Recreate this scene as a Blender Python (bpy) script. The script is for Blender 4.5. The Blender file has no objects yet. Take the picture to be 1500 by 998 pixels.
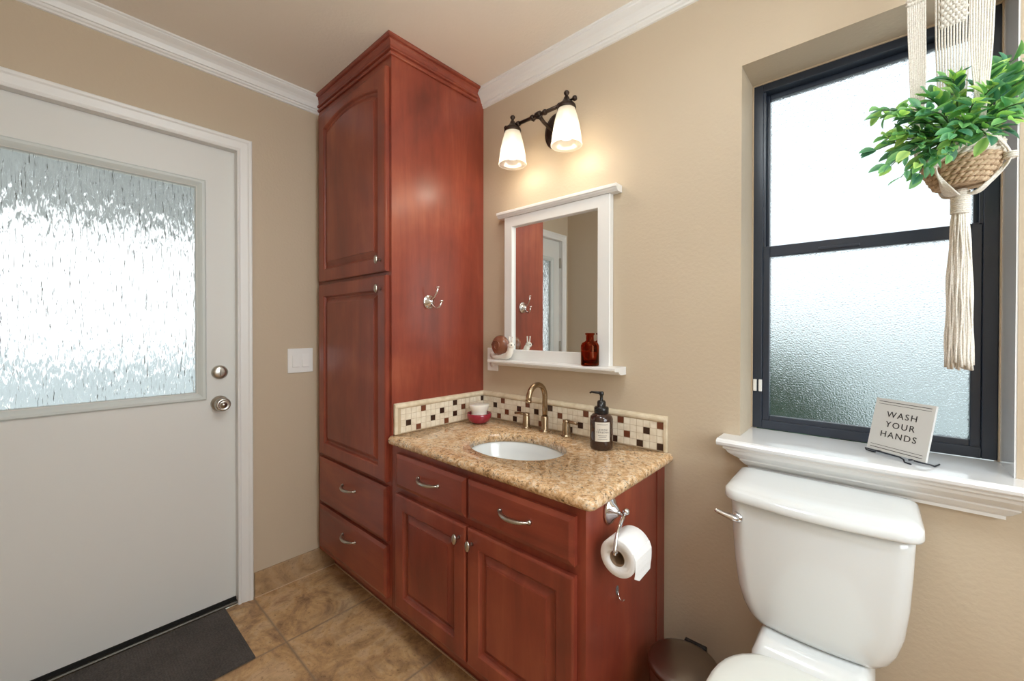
import bpy, bmesh, math, random
from mathutils import Vector, Matrix
PI = math.pi
scene = bpy.context.scene
COL = scene.collection
H = 2.44                      # ceiling height
ROOM_X, ROOM_Y = 3.3, -1.80   # room spans x 0..3.3, y -1.80..0

# ------------------------------------------------------------------ camera
F_PX, PITCH, ROLL, YAW = 602.9, 0.0074, -0.0013, 0.7277
cam_d = bpy.data.cameras.new('camera')
cam = bpy.data.objects.new('camera', cam_d); COL.objects.link(cam)
cam_d.sensor_width = 36.0; cam_d.sensor_fit = 'HORIZONTAL'
cam_d.lens = F_PX / 1500 * 36.0
cam_d.shift_y = -12.14 / 1500
cam_d.clip_start = 0.02
def cam_vec(a, b, c):
    """right a, up b, forward c -> world"""
    cr, sr = math.cos(ROLL), math.sin(ROLL)
    rx = cr*a + sr*b; up = -sr*a + cr*b
    cp, sp = math.cos(PITCH), math.sin(PITCH)
    ry = cp*c + sp*up; z = -sp*c + cp*up
    cy, sy = math.cos(YAW), math.sin(YAW)
    return Vector((cy*rx - sy*ry, sy*rx + cy*ry, z))
R_, U_, B_ = cam_vec(1,0,0), cam_vec(0,1,0), -cam_vec(0,0,1)
m = Matrix((R_, U_, B_)).transposed().to_4x4()
m.translation = (2.1732, -1.4531, 1.2548)
cam.matrix_world = m
scene.camera = cam

# ------------------------------------------------------------------ world, lights, exposure
SKY_STRENGTH, CEIL_FILL_STRENGTH, BULB_W, SHADE_GLOW = 1.35, 19.0, 1.7, 0.06
scene.view_settings.view_transform = 'Standard'
scene.view_settings.look = 'None'
scene.view_settings.exposure = 0.14
scene.view_settings.gamma = 1.0
scene.view_settings.use_curve_mapping = False
scene.cycles.use_denoising = True
scene.cycles.max_bounces = 14
scene.cycles.diffuse_bounces = 6
scene.cycles.transmission_bounces = 12
scene.cycles.sample_clamp_indirect = 8.0
world = bpy.data.worlds.new('overcast_sky'); scene.world = world
world.use_nodes = True
wn = world.node_tree; wn.nodes.clear()
wo = wn.nodes.new('ShaderNodeOutputWorld'); wb = wn.nodes.new('ShaderNodeBackground')
wb.inputs['Color'].default_value = (0.93, 0.97, 1.0, 1); wb.inputs['Strength'].default_value = SKY_STRENGTH
wn.links.new(wb.outputs[0], wo.inputs[0])

FILL_W = 19.0
al = bpy.data.lights.new('added_side_fill', 'AREA'); al.shape = 'RECTANGLE'; al.size = 1.1; al.size_y = 1.1; al.energy = FILL_W; al.color = (.90, .96, 1.0)  # fill light added to brighten the room, set in the made-up side window
ao = bpy.data.objects.new('added_side_fill', al); COL.objects.link(ao); ao.location = (3.325, -.9, 1.5); ao.rotation_euler = (0, PI/2, 0)

sl = bpy.data.lights.new('sun', 'SUN'); sl.energy = 3.6; sl.angle = .02; sl.color = (1.0, .98, .94)
so = bpy.data.objects.new('sun', sl); COL.objects.link(so)
so.rotation_euler = Vector((.45, -.40, 1.0)).to_track_quat('Z', 'Y').to_euler()

# ------------------------------------------------------------------ node helpers / materials
def srgb(r, g, b):
    f = lambda c: (c/255/12.92) if c/255 <= 0.04045 else ((c/255+0.055)/1.055)**2.4
    return (f(r), f(g), f(b), 1.0)
class NT:
    def __init__(s, name):
        s.mat = bpy.data.materials.new(name); s.mat.use_nodes = True
        s.t = s.mat.node_tree; s.t.nodes.clear()
        s.out = s.t.nodes.new('ShaderNodeOutputMaterial')
    def n(s, typ, **kw):
        nd = s.t.nodes.new(typ)
        for k, v in kw.items():
            if k.startswith('_'): setattr(nd, k[1:], v)
        for k, v in kw.items():
            if not k.startswith('_'):
                key = int(k[1:]) if k[0] == 'i' and k[1:].isdigit() else k.replace('__', ' ')
                s.set(nd.inputs[key], v)
        return nd
    def set(s, sock, v):
        if hasattr(v, 'links') or isinstance(v, bpy.types.NodeSocket): s.t.links.new(v, sock)
        else: sock.default_value = v
    def coord(s, which='Object', scale=(1,1,1), rot=(0,0,0)):
        tc = s.t.nodes.new('ShaderNodeTexCoord'); mp = s.t.nodes.new('ShaderNodeMapping')
        mp.inputs['Scale'].default_value = scale; mp.inputs['Rotation'].default_value = rot
        s.t.links.new(tc.outputs[which], mp.inputs['Vector']); return mp.outputs[0]
    def noise(s, vec, scale, detail=3, rough=0.5, dist=0.0):
        nd = s.n('ShaderNodeTexNoise', Vector=vec, Scale=scale, Detail=detail, Roughness=rough, Distortion=dist)
        return nd.outputs['Fac']
    def ramp(s, fac, stops):
        nd = s.n('ShaderNodeValToRGB', Fac=fac); cr = nd.color_ramp
        while len(cr.elements) < len(stops): cr.elements.new(0.5)
        for e, (p, c) in zip(cr.elements, stops):
            e.position = p; e.color = c if len(c) == 4 else (*c, 1)
        return nd.outputs['Color']
    def mix(s, fac, a, b, mode='MIX'):
        nd = s.t.nodes.new('ShaderNodeMix'); nd.data_type = 'RGBA'; nd.blend_type = mode
        s.set(nd.inputs[0], fac); s.set(nd.inputs[6], a); s.set(nd.inputs[7], b); return nd.outputs[2]
    def math(s, op, a, b=0.0, c=0.0):
        nd = s.t.nodes.new('ShaderNodeMath'); nd.operation = op
        s.set(nd.inputs[0], a); s.set(nd.inputs[1], b); s.set(nd.inputs[2], c); return nd.outputs[0]
    def bump(s, h, strength=0.2, dist=0.01):
        return s.n('ShaderNodeBump', Height=h, Strength=strength, Distance=dist).outputs[0]
    def bsdf(s, **kw):
        p = s.n('ShaderNodeBsdfPrincipled', **kw); s.t.links.new(p.outputs[0], s.out.inputs[0]); return p
def simple(name, col, rough=0.5, metal=0.0, **kw):
    t = NT(name); t.bsdf(Base__Color=col, Roughness=rough, Metallic=metal, **kw); return t.mat

M = {}
def mat_wall(name, col):
    t = NT(name); v = t.coord()
    nz = t.noise(v, 90, 2, 0.5); n2 = t.noise(v, 1.5, 2)
    c = t.mix(t.math('MULTIPLY', n2, 0.10), col, tuple(x*0.85 for x in col[:3]) + (1,))
    t.bsdf(Base__Color=c, Roughness=0.55, Specular__IOR__Level=0.35, Normal=t.bump(nz, 0.22, 0.004)); return t.mat
M['wall'] = mat_wall('wall_paint', srgb(198, 182, 159))
M['ceiling'] = mat_wall('ceiling_paint_brightened', srgb(240, 232, 220))  # wall paint lightened; the colour stands in for missing light on the ceiling
M['trim'] = simple('white_trim_paint', srgb(232, 232, 230), 0.35)
M['door'] = simple('door_paint', srgb(222, 223, 220), 0.4)
M['glass_trim'] = simple('door_glazing_trim', srgb(205, 212, 210), 0.4)
M['white_gloss'] = simple('white_gloss_paint', srgb(236, 238, 240), 0.12, Coat__Weight=0.4, Coat__Roughness=0.05)
M['porcelain'] = simple('porcelain', srgb(226, 230, 231), 0.12, Coat__Weight=0.6, Coat__Roughness=0.04)
M['seat'] = simple('seat_plastic', srgb(228, 231, 226), 0.2)
M['plastic_white'] = simple('white_plastic', srgb(238, 238, 236), 0.35)
M['black_rubber'] = simple('black_rubber', srgb(14, 13, 13), 0.6)
M['alu'] = simple('threshold_metal', srgb(120, 116, 108), 0.35, 1.0)
M['black_alu'] = simple('dark_window_frame', srgb(40, 49, 63), 0.3, 0.0, Specular__IOR__Level=0.6)
M['nickel'] = simple('brushed_nickel', srgb(190, 186, 178), 0.28, 1.0)
M['chrome'] = simple('chrome', srgb(225, 225, 228), 0.1, 1.0)
M['champagne'] = simple('champagne_bronze', srgb(166, 145, 118), 0.25, 1.0)
M['bronze'] = simple('oil_rubbed_bronze', srgb(66, 55, 49), 0.35, 0.85)
M['steel_can'] = simple('brushed_steel', srgb(150, 142, 134), 0.3, 1.0)
M['dark_wire'] = simple('dark_wire', srgb(38, 40, 48), 0.4, 0.5)
M['mirror'] = simple('mirror_silver', (0.86, 0.88, 0.87, 1), 0.0, 1.0)
M['black_plastic'] = simple('black_plastic', srgb(24, 23, 24), 0.25)
M['caulk'] = simple('caulk', srgb(196, 176, 150), 0.7)
M['paper'] = None
t = NT('toilet_paper'); v = t.coord(); nz = t.noise(v, 260, 2)
t.bsdf(Base__Color=srgb(238, 238, 238), Roughness=0.9, Normal=t.bump(nz, 0.3, 0.002)); M['paper'] = t.mat
M['cardboard'] = simple('cardboard', srgb(140, 115, 92), 0.9)
M['red_ceramic'] = simple('crimson_glaze', srgb(150, 28, 52), 0.12, Coat__Weight=0.5)
M['cream_ceramic'] = simple('cream_ceramic', srgb(240, 236, 226), 0.3)
M['wax'] = simple('wax', srgb(240, 234, 222), 0.5, Subsurface__Weight=0.2)
M['snail_shell'] = simple('brown_glazed_shell', srgb(128, 78, 56), 0.15, Coat__Weight=0.5)
M['ink'] = simple('dark_ink', srgb(52, 52, 54), 0.6)
M['label'] = simple('label_paper', srgb(214, 208, 196), 0.7)
M['sign'] = simple('sign_board', srgb(212, 214, 213), 0.4)
M['grout_line'] = simple('toe_caulk', srgb(206, 178, 148), 0.7)

def mat_wood(name, axis, dark, mid, light):
    t = NT(name)
    sc = {'z': (5, 5, 0.7), 'x': (0.7, 5, 5), 'y': (5, 0.7, 5)}[axis]
    v = t.coord(scale=sc)
    a = t.noise(v, 1.6, 5, 0.6, 0.8); b = t.noise(v, 9.0, 4, 0.65, 0.4)
    v2 = t.coord(scale=(1, 1, 1)); blot = t.noise(v2, 3.2, 3, 0.5, 0.5)
    f = t.math('ADD', t.math('MULTIPLY', a, 0.50), t.math('ADD', t.math('MULTIPLY', b, 0.16), t.math('MULTIPLY', blot, 0.48)))
    c = t.ramp(f, [(0.36, dark), (0.57, mid), (0.80, light)])
    t.bsdf(Base__Color=c, Roughness=t.math('ADD', 0.30, t.math('MULTIPLY', b, 0.14)), Coat__Weight=0.25, Coat__Roughness=0.22,
           Specular__IOR__Level=0.45, Normal=t.bump(b, 0.05, 0.002))
    return t.mat
WD, WM, WL = srgb(104, 44, 33), srgb(138, 62, 45), srgb(172, 92, 64)
M['wood_v'] = mat_wood('cherry_stain_vertical', 'z', WD, WM, WL)
M['wood_h'] = mat_wood('cherry_stain_horizontal', 'x', WD, WM, WL)
M['wood_y'] = mat_wood('cherry_stain_side_rail', 'y', WD, WM, WL)

def mat_granite():
    t = NT('granite'); v = t.coord()
    base = t.ramp(t.noise(v, 52, 4, 0.62, 0.9), [(0.32, srgb(156, 122, 84)), (0.43, srgb(208, 166, 120)), (0.54, srgb(226, 192, 150)), (0.68, srgb(236, 216, 188))])
    sp = t.ramp(t.noise(v, 120, 4, 0.7, 0.8), [(0.53, (0, 0, 0, 1)), (0.60, (1, 1, 1, 1))])
    sp2 = t.ramp(t.noise(v, 22, 3, 0.6, 0.4), [(0.34, (0, 0, 0, 1)), (0.60, (1, 1, 1, 1))])
    c = t.mix(t.math('MULTIPLY', t.math('MULTIPLY', sp, sp2), 0.9), base, srgb(74, 62, 50))
    vo = t.n('ShaderNodeTexVoronoi', Vector=v, Scale=150.0)
    vr = t.ramp(vo.outputs['Distance'], [(0.14, (1, 1, 1, 1)), (0.26, (0, 0, 0, 1))])
    c = t.mix(t.math('MULTIPLY', vr, 0.45), c, srgb(96, 84, 70))
    lt = t.ramp(t.noise(v, 90, 3, 0.6, 0.5), [(0.60, (0, 0, 0, 1)), (0.68, (1, 1, 1, 1))])
    c = t.mix(t.math('MULTIPLY', lt, 0.6), c, srgb(226, 216, 198))
    t.bsdf(Base__Color=c, Roughness=0.14, Specular__IOR__Level=0.5, Coat__Weight=0.3, Coat__Roughness=0.06); return t.mat
M['granite'] = mat_granite()

def slate(t, v):
    a = t.noise(v, 4.2, 8, 0.68, 1.2)
    c = t.ramp(a, [(0.30, srgb(112, 84, 64)), (0.42, srgb(166, 132, 98)), (0.50, srgb(198, 160, 114)), (0.58, srgb(206, 174, 136)), (0.70, srgb(166, 128, 96))])
    b = t.ramp(t.noise(v, 16, 6, 0.7, 0.5), [(0.34, (0.60, 0.56, 0.52, 1)), (0.55, (1, 1, 1, 1))])
    c = t.mix(0.7, c, b, 'MULTIPLY')
    pit = t.ramp(t.noise(v, 75, 4, 0.7, 0.3), [(0.33, (0.45, 0.40, 0.36, 1)), (0.42, (1, 1, 1, 1))])
    c = t.mix(0.75, c, pit, 'MULTIPLY')
    hl = t.ramp(t.noise(v, 9, 6, 0.7, 1.0), [(0.54, (0, 0, 0, 1)), (0.68, (1, 1, 1, 1))])
    c = t.mix(t.math('MULTIPLY', hl, 0.45), c, srgb(214, 176, 130))
    r = t.ramp(t.noise(v, 2.0, 3, 0.5, 1.2), [(0.60, (0, 0, 0, 1)), (0.72, (1, 1, 1, 1))])
    c = t.mix(t.math('MULTIPLY', r, 0.55), c, srgb(142, 82, 62))
    g = t.ramp(t.noise(v, 2.7, 3, 0.5, 0.8), [(0.30, (1, 1, 1, 1)), (0.42, (0, 0, 0, 1))])
    c = t.mix(t.math('MULTIPLY', g, 0.35), c, srgb(132, 122, 104))
    return c
def mat_floor():
    t = NT('slate_tile_floor'); v = t.coord()
    c = slate(t, v)
    sx = t.n('ShaderNodeSeparateXYZ', Vector=v)
    def dist(sock, off):
        q = t.math('DIVIDE', t.math('SUBTRACT', sock, off), 0.512)
        q = t.math('PINGPONG', q, 0.5)
        return t.math('MULTIPLY', q, 0.512)
    dm = t.math('MINIMUM', dist(sx.outputs[0], 0.409), dist(sx.outputs[1], -0.8285))
    gr = t.ramp(dm, [(0.0025, (1, 1, 1, 1)), (0.0050, (0, 0, 0, 1))])
    c = t.mix(gr, c, srgb(146, 124, 100))
    hh = t.math('SUBTRACT', t.math('MULTIPLY', t.noise(v, 22, 5, 0.6), 0.5), gr)
    t.bsdf(Base__Color=c, Roughness=0.5, Specular__IOR__Level=0.4, Normal=t.bump(hh, 0.35, 0.004)); return t.mat
M['floor'] = mat_floor()
t = NT('slate_baseboard'); v = t.coord(); c = slate(t, v); c = t.mix(0.35, c, srgb(120, 105, 88))
t.bsdf(Base__Color=c, Roughness=0.5, Normal=t.bump(t.noise(v, 22, 5), 0.3, 0.004)); M['base_tile'] = t.mat

def mat_cream_tile():
    t = NT('cream_stone_tile'); v = t.coord()
    c = t.ramp(t.noise(v, 38, 3, 0.5), [(0.35, srgb(224, 212, 190)), (0.65, srgb(240, 232, 214))])
    t.bsdf(Base__Color=c, Roughness=0.35); return t.mat
M['cream_tile'] = mat_cream_tile()
M['brown_tile'] = simple('rust_brown_tile', srgb(112, 64, 44), 0.25)
M['dark_tile'] = simple('dark_brown_tile', srgb(58, 38, 30), 0.2)
M['grout'] = simple('tile_grout', srgb(196, 178, 150), 0.8)
M['trim_tile'] = None
t = NT('travertine_trim'); v = t.coord()
t.bsdf(Base__Color=t.ramp(t.noise(v, 24, 4), [(0.35, srgb(208, 192, 162)), (0.65, srgb(230, 218, 194))]), Roughness=0.35); M['trim_tile'] = t.mat

def mat_mat():
    t = NT('ribbed_door_mat'); v = t.coord()
    w = t.n('ShaderNodeTexWave', Vector=v, Scale=38.0, Distortion=0.4); w.bands_direction = 'Y'
    n2 = t.noise(v, 160, 3); big = t.noise(v, 7, 3)
    c = t.ramp(t.math('ADD', t.math('MULTIPLY', n2, 0.6), t.math('MULTIPLY', big, 0.4)), [(0.35, srgb(62, 58, 56)), (0.65, srgb(92, 86, 82))])
    t.bsdf(Base__Color=c, Roughness=0.95, Normal=t.bump(t.math('ADD', w.outputs['Fac'], n2), 0.5, 0.003)); return t.mat
M['mat'] = mat_mat()

def mat_glass(name, rough, height_fn, bstr, bdist, tint=(0.93, 0.97, 0.98, 1)):
    t = NT(name)
    g = t.n('ShaderNodeBsdfGlass', Color=tint, Roughness=rough, IOR=1.45)
    if height_fn: t.t.links.new(t.bump(height_fn(t), bstr, bdist), g.inputs['Normal'])
    t.t.links.new(g.outputs[0], t.out.inputs[0]); return t.mat
def rain(t):
    v = t.coord(scale=(1, 1, 0.14)); return t.noise(v, 110, 2, 0.4, 0.5)
def pebble(t):
    v = t.coord(); return t.noise(v, 230, 2, 0.5)
M['rain_glass'] = mat_glass('rain_pattern_glass', 0.12, rain, 0.9, 0.010, (.93, .94, .935, 1))
M['frost_glass'] = mat_glass('pebbled_frosted_glass', 0.27, pebble, 0.85, 0.003)
M['amber'] = mat_glass('amber_glass', 0.02, None, 0, 0, (0.70, 0.28, 0.13, 1))
M['dark_amber'] = simple('dark_amber_bottle', srgb(52, 30, 22), 0.07, Coat__Weight=0.5, Coat__Roughness=0.03)
def mat_shade():
    t = NT('milky_lamp_glass')
    tr = t.n('ShaderNodeBsdfTranslucent', Color=(0.80, 0.78, 0.72, 1))
    tp = t.n('ShaderNodeBsdfTransparent', Color=(1.0, 0.97, 0.92, 1))
    gl = t.n('ShaderNodeBsdfGlossy', Color=(1, 1, 1, 1), Roughness=0.15)
    mx = t.n('ShaderNodeMixShader', Fac=0.35); t.t.links.new(tr.outputs[0], mx.inputs[1]); t.t.links.new(tp.outputs[0], mx.inputs[2])
    m2 = t.n('ShaderNodeMixShader', Fac=0.06); t.t.links.new(mx.outputs[0], m2.inputs[1]); t.t.links.new(gl.outputs[0], m2.inputs[2])
    em = t.n('ShaderNodeEmission', Color=(1.0, 0.93, 0.80, 1), Strength=SHADE_GLOW)
    ad = t.n('ShaderNodeAddShader'); t.t.links.new(m2.outputs[0], ad.inputs[0]); t.t.links.new(em.outputs[0], ad.inputs[1])
    t.t.links.new(ad.outputs[0], t.out.inputs[0]); return t.mat
M['shade'] = mat_shade()
def emit(name, col, s):
    t = NT(name); e = t.n('ShaderNodeEmission', Color=col, Strength=s); t.t.links.new(e.outputs[0], t.out.inputs[0]); return t.mat
M['bulb'] = emit('lit_bulb', (1.0, 0.92, 0.78, 1), 2.4)
M['added_ceiling_lamp'] = emit('added_lamp_diffuser', (0.84, 0.93, 1.0, 1), CEIL_FILL_STRENGTH)  # glow of the two added ceiling lamps
def mat_cord():
    t = NT('cotton_cord'); v = t.coord()
    nz = t.noise(v, 420, 2); c = t.ramp(nz, [(0.3, srgb(206, 200, 188)), (0.7, srgb(238, 234, 226))])
    t.bsdf(Base__Color=c, Roughness=0.9, Normal=t.bump(nz, 0.4, 0.002), Subsurface__Weight=0.0)
    return t.mat
M['cord'] = mat_cord()
t = NT('seagrass_weave'); v = t.coord(); nz = t.noise(v, 130, 3)
t.bsdf(Base__Color=t.ramp(nz, [(0.3, srgb(156, 130, 102)), (0.7, srgb(208, 184, 154))]), Roughness=0.85, Normal=t.bump(nz, 0.4, 0.003)); M['seagrass'] = t.mat
t = NT('white_weave'); v = t.coord(); nz = t.noise(v, 130, 3)
t.bsdf(Base__Color=t.ramp(nz, [(0.3, srgb(190, 182, 168)), (0.7, srgb(226, 220, 208))]), Roughness=0.85, Normal=t.bump(nz, 0.4, 0.003)); M['whiteweave'] = t.mat
M['stem'] = simple('green_stem', srgb(74, 104, 62), 0.5)
def mat_leaf():
    t = NT('variegated_leaf')
    at = t.n('ShaderNodeAttribute', _attribute_name='tone')
    p = t.n('ShaderNodeBsdfPrincipled', Base__Color=at.outputs['Color'], Roughness=0.38)
    tr = t.n('ShaderNodeBsdfTranslucent', Color=t.mix(1.0, at.outputs['Color'], (1.3, 1.5, 1.0, 1), 'MULTIPLY'))
    mx = t.n('ShaderNodeMixShader', Fac=0.35); t.t.links.new(p.outputs[0], mx.inputs[1]); t.t.links.new(tr.outputs[0], mx.inputs[2])
    t.t.links.new(mx.outputs[0], t.out.inputs[0]); return t.mat
M['leaf'] = mat_leaf()
def mat_two(name, c1, c2, scale):
    t = NT(name); v = t.coord()
    t.bsdf(Base__Color=t.ramp(t.noise(v, scale, 4), [(0.35, c1), (0.65, c2)]), Roughness=0.9); return t.mat
M['concrete'] = mat_two('patio_concrete', srgb(208, 210, 202), srgb(226, 226, 216), 3)
M['hedge'] = mat_two('hedge_green', srgb(28, 62, 48), srgb(66, 108, 84), 14)
M['stucco_out'] = mat_two('pale_stucco', srgb(168, 180, 188), srgb(184, 194, 200), 6)
M['eave_wood'] = mat_two('eave_boards', srgb(160, 166, 172), srgb(178, 182, 186), 6)

# ------------------------------------------------------------------ object helpers
def tag(o, label=None, cat=None, group=None, kind=None):
    if label: o['label'] = label
    if cat: o['category'] = cat
    if group: o['group'] = group
    if kind: o['kind'] = kind
    return o
ORG = {}
def thing(name, label, cat, loc, group=None, kind=None):
    o = bpy.data.objects.new(name, None); COL.objects.link(o); o.empty_display_size = 0.05
    o.location = loc; ORG[o] = Vector(loc); return tag(o, label, cat, group, kind)
def root_org(p):
    return ORG.get(p, Vector((0, 0, 0)))
def rrect(cx, cy, w, d, r, n=6):
    pts = []
    for sx, sy, a0 in ((1, 1, 0), (-1, 1, 90), (-1, -1, 180), (1, -1, 270)):
        for k in range(n+1):
            a = math.radians(a0 + 90*k/n)
            pts.append((cx + sx*(w/2-r) + r*math.cos(a), cy + sy*(d/2-r) + r*math.sin(a)))
    return pts
class MB:
    """collects world-space shapes in one mesh"""
    def __init__(s): s.bm = bmesh.new(); s.mi = 0
    def _f(s, vs, smooth=False):
        try: f = s.bm.faces.new(vs); f.smooth = smooth; f.material_index = s.mi; return f
        except ValueError: return None
    def box(s, x0, x1, y0, y1, z0, z1, bev=0.0):
        x0, x1 = sorted((x0, x1)); y0, y1 = sorted((y0, y1)); z0, z1 = sorted((z0, z1))
        v = [s.bm.verts.new((x, y, z)) for x in (x0, x1) for y in (y0, y1) for z in (z0, z1)]
        fs = [s._f([v[i] for i in q]) for q in ((0,1,3,2),(4,6,7,5),(0,4,5,1),(2,3,7,6),(0,2,6,4),(1,5,7,3))]
        if bev > 0:
            es = list({e for f in fs for e in f.edges})
            r = bmesh.ops.bevel(s.bm, geom=es, offset=bev, segments=2, profile=0.5, affect='EDGES')
            for f in r['faces']: f.material_index = s.mi
        return s
    def loft(s, loops, cap0=True, cap1=True, closed=True, smooth=False, wrap=False):
        L = [[s.bm.verts.new(p) for p in lp] for lp in loops]
        n = len(L[0]); rng = n if closed else n-1
        pairs = list(zip(L[:-1], L[1:])) + ([(L[-1], L[0])] if wrap else [])
        for a, b in pairs:
            for i in range(rng):
                s._f((a[i], a[(i+1) % n], b[(i+1) % n], b[i]), smooth)
        if not wrap:
            if cap0: s._f(L[0][::-1])
            if cap1: s._f(L[-1])
        return s
    def lathe(s, prof, c, axis='z', n=32, smooth=True, sx=1.0, sy=1.0, cap=True, rot=None):
        """prof: (radius, t) along axis from centre c"""
        loops = []
        for r, t in prof:
            lp = []
            for k in range(n):
                a = 2*PI*k/n; u, v = r*math.cos(a)*sx, r*math.sin(a)*sy
                p = {'z': (u, v, t), 'x': (t, u, v), 'y': (v, t, u)}[axis]
                p = Vector(p)
                if rot is not None: p = rot @ p
                lp.append(Vector(c) + p)
            loops.append(lp)
        return s.loft(loops, cap and prof[0][0] > 1e-5, cap and prof[-1][0] > 1e-5, smooth=smooth)
    def tube(s, pts, r, n=8, smooth=True, caps=True, closed=False, flat=1.0):
        pts = [Vector(p) for p in pts]; m_ = len(pts)
        rs = r if isinstance(r, (list, tuple)) else [r]*m_
        loops = []; prev = None
        for i, p in enumerate(pts):
            if closed: d = pts[(i+1) % m_] - pts[i-1]
            else: d = pts[min(i+1, m_-1)] - pts[max(i-1, 0)]
            if d.length < 1e-9: d = Vector((0, 0, 1))
            d.normalize()
            if prev is None:
                up = Vector((0, 0, 1)) if abs(d.z) < 0.9 else Vector((1, 0, 0))
                u = d.cross(up).normalized()
            else:
                u = (prev - d*prev.dot(d)).normalized()
            prev = u; w = d.cross(u)
            loops.append([p + (u*math.cos(2*PI*k/n) + w*math.sin(2*PI*k/n)*flat)*rs[i] for k in range(n)])
        return s.loft(loops, caps, caps, smooth=smooth, wrap=closed)
    def sphere(s, c, r, n=16, sx=1, sy=1, sz=1, rot=None):
        prof = [(r*math.sin(PI*k/(n//2)), -r*math.cos(PI*k/(n//2))) for k in range(n//2+1)]
        loops = []
        for rr, t in prof:
            rr = max(rr, 1e-5)
            lp = []
            for k in range(n):
                a = 2*PI*k/n; p = Vector((rr*math.cos(a)*sx, rr*math.sin(a)*sy, t*sz))
                if rot is not None: p = rot @ p
                lp.append(Vector(c)+p)
            loops.append(lp)
        return s.loft(loops, True, True, smooth=True)
    def prism(s, poly, fn, t0, t1, smooth=False):
        """poly of (u,v); fn(u,v,t)->xyz"""
        return s.loft([[fn(u, v, t0) for u, v in poly], [fn(u, v, t1) for u, v in poly]], smooth=smooth)
    def build(s, name, mats, parent=None, rot=None, **kw):
        org = root_org(parent) if parent else Vector((0, 0, 0))
        if 'org' in kw: org = Vector(kw.pop('org'))
        bmesh.ops.recalc_face_normals(s.bm, faces=s.bm.faces)
        bmesh.ops.translate(s.bm, verts=s.bm.verts, vec=-org)
        me = bpy.data.meshes.new(name); s.bm.to_mesh(me); s.bm.free()
        for mm in (mats if isinstance(mats, (list, tuple)) else [mats]): me.materials.append(mm)
        o = bpy.data.objects.new(name, me); COL.objects.link(o)
        if parent: o.parent = parent; ORG[o] = ORG[parent]
        else: o.location = org; ORG[o] = org
        return tag(o, **kw) if kw else o
def arc(c, r, a0, a1, n, fn):
    return [fn(c[0] + r*math.cos(math.radians(a0+(a1-a0)*k/n)), c[1] + r*math.sin(math.radians(a0+(a1-a0)*k/n))) for k in range(n+1)]

# ------------------------------------------------------------------ room shell
OX0, OX1, OZ0, OZ1 = 1.847, 2.408, 0.918, 2.085       # window opening
DY0, DY1, DZ1 = -0.885, -1.704, 2.062                 # door opening (y from, y to, head)
WT = 0.24
def struct(name, mb, m_): return tag(mb.build(name, m_), kind='structure')
struct('floor', MB().box(-0.0, ROOM_X, ROOM_Y, 0, -0.1, 0), M['floor'])
struct('ceiling', MB().box(-0.15, ROOM_X+.1, ROOM_Y-.1, 0.24, H, H+.1), M['ceiling'])
b = MB()
b.box(-0.15, OX0, 0, WT, -0.1, H); b.box(OX1, ROOM_X+.1, 0, WT, -0.1, H)
b.box(OX0, OX1, 0, WT, -0.1, OZ0-0.022); b.box(OX0, OX1, 0, WT, OZ1, H)
struct('wall_back', b, M['wall'])
b = MB()
b.box(-0.15, 0, DY0, 0, -0.1, H); b.box(-0.15, 0, ROOM_Y, DY1, -0.1, H); b.box(-0.15, 0, DY1, DY0, DZ1, H)
struct('wall_left', b, M['wall'])
struct('wall_front', MB().box(-0.15, ROOM_X+.1, ROOM_Y-.1, ROOM_Y, -0.1, H), M['wall'])
b = MB(); b.box(ROOM_X, ROOM_X+.1, ROOM_Y, 0, -0.1, .9); b.box(ROOM_X, ROOM_X+.1, ROOM_Y, 0, 2.1, H)
b.box(ROOM_X, ROOM_X+.1, ROOM_Y, -1.5, .9, 2.1); b.box(ROOM_X, ROOM_X+.1, -.3, 0, .9, 2.1); struct('wall_right', b, M['wall'])  # opening left for the added fill window

# crown moulding profile: (out from wall, down from ceiling)
CROWN = [(0, 0), (.052, 0), (.052, .006), (.047, .010), (.047, .015), (.040, .022), (.031, .030), (.024, .040), (.019, .052), (.017, .058), (.012, .060), (.012, .068), (.007, .072), (.007, .079), (.0, .081)]
def crown(name, fn, t0, t1):
    b = MB(); b.prism(CROWN, fn, t0, t1); return struct(name, b, M['trim'])
crown('trim_1', lambda u, v, t: (u, t, H-v), -0.5236, ROOM_Y)           # left wall
crown('trim_2', lambda u, v, t: (t, -u, H-v), 0.6862, ROOM_X)           # back wall
crown('trim_3', lambda u, v, t: (t, ROOM_Y+u, H-v), 0, ROOM_X)          # front wall
# tile baseboards
BH = 0.115
b = MB(); b.box(0, .011, -0.446, -0.8236, 0, BH, .002); o = struct('baseboard_left', b, M['base_tile'])
b = MB(); b.box(.0105, .0145, -.446, -.8236, .0003, .003); struct('trim_5', b, M['grout_line'])
b = MB(); b.box(1.607, ROOM_X, -.011, 0, 0, BH, .002); struct('baseboard_back', b, M['base_tile'])
b = MB(); b.box(0.02, ROOM_X, ROOM_Y, ROOM_Y+.011, 0, BH, .002); struct('baseboard_front', b, M['base_tile'])

# ------------------------------------------------------------------ entry door
door = thing('door_1', None, None, (0, -1.29, 0), kind='structure')
SY0, SY1, SZ0, SZ1, SXF, SXB = -0.889, -1.700, 0.027, 2.057, -0.028, -0.072
GY0, GY1, GZ0, GZ1 = -1.031, -1.580, 0.976, 1.869
b = MB()
b.box(SXB, SXF, SY0, GY0, SZ0, SZ1); b.box(SXB, SXF, GY1, SY1, SZ0, SZ1)
b.box(SXB, SXF, GY0, GY1, SZ0, GZ0); b.box(SXB, SXF, GY0, GY1, GZ1, SZ1)
b.build('door_slab', M['door'], door)
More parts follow.
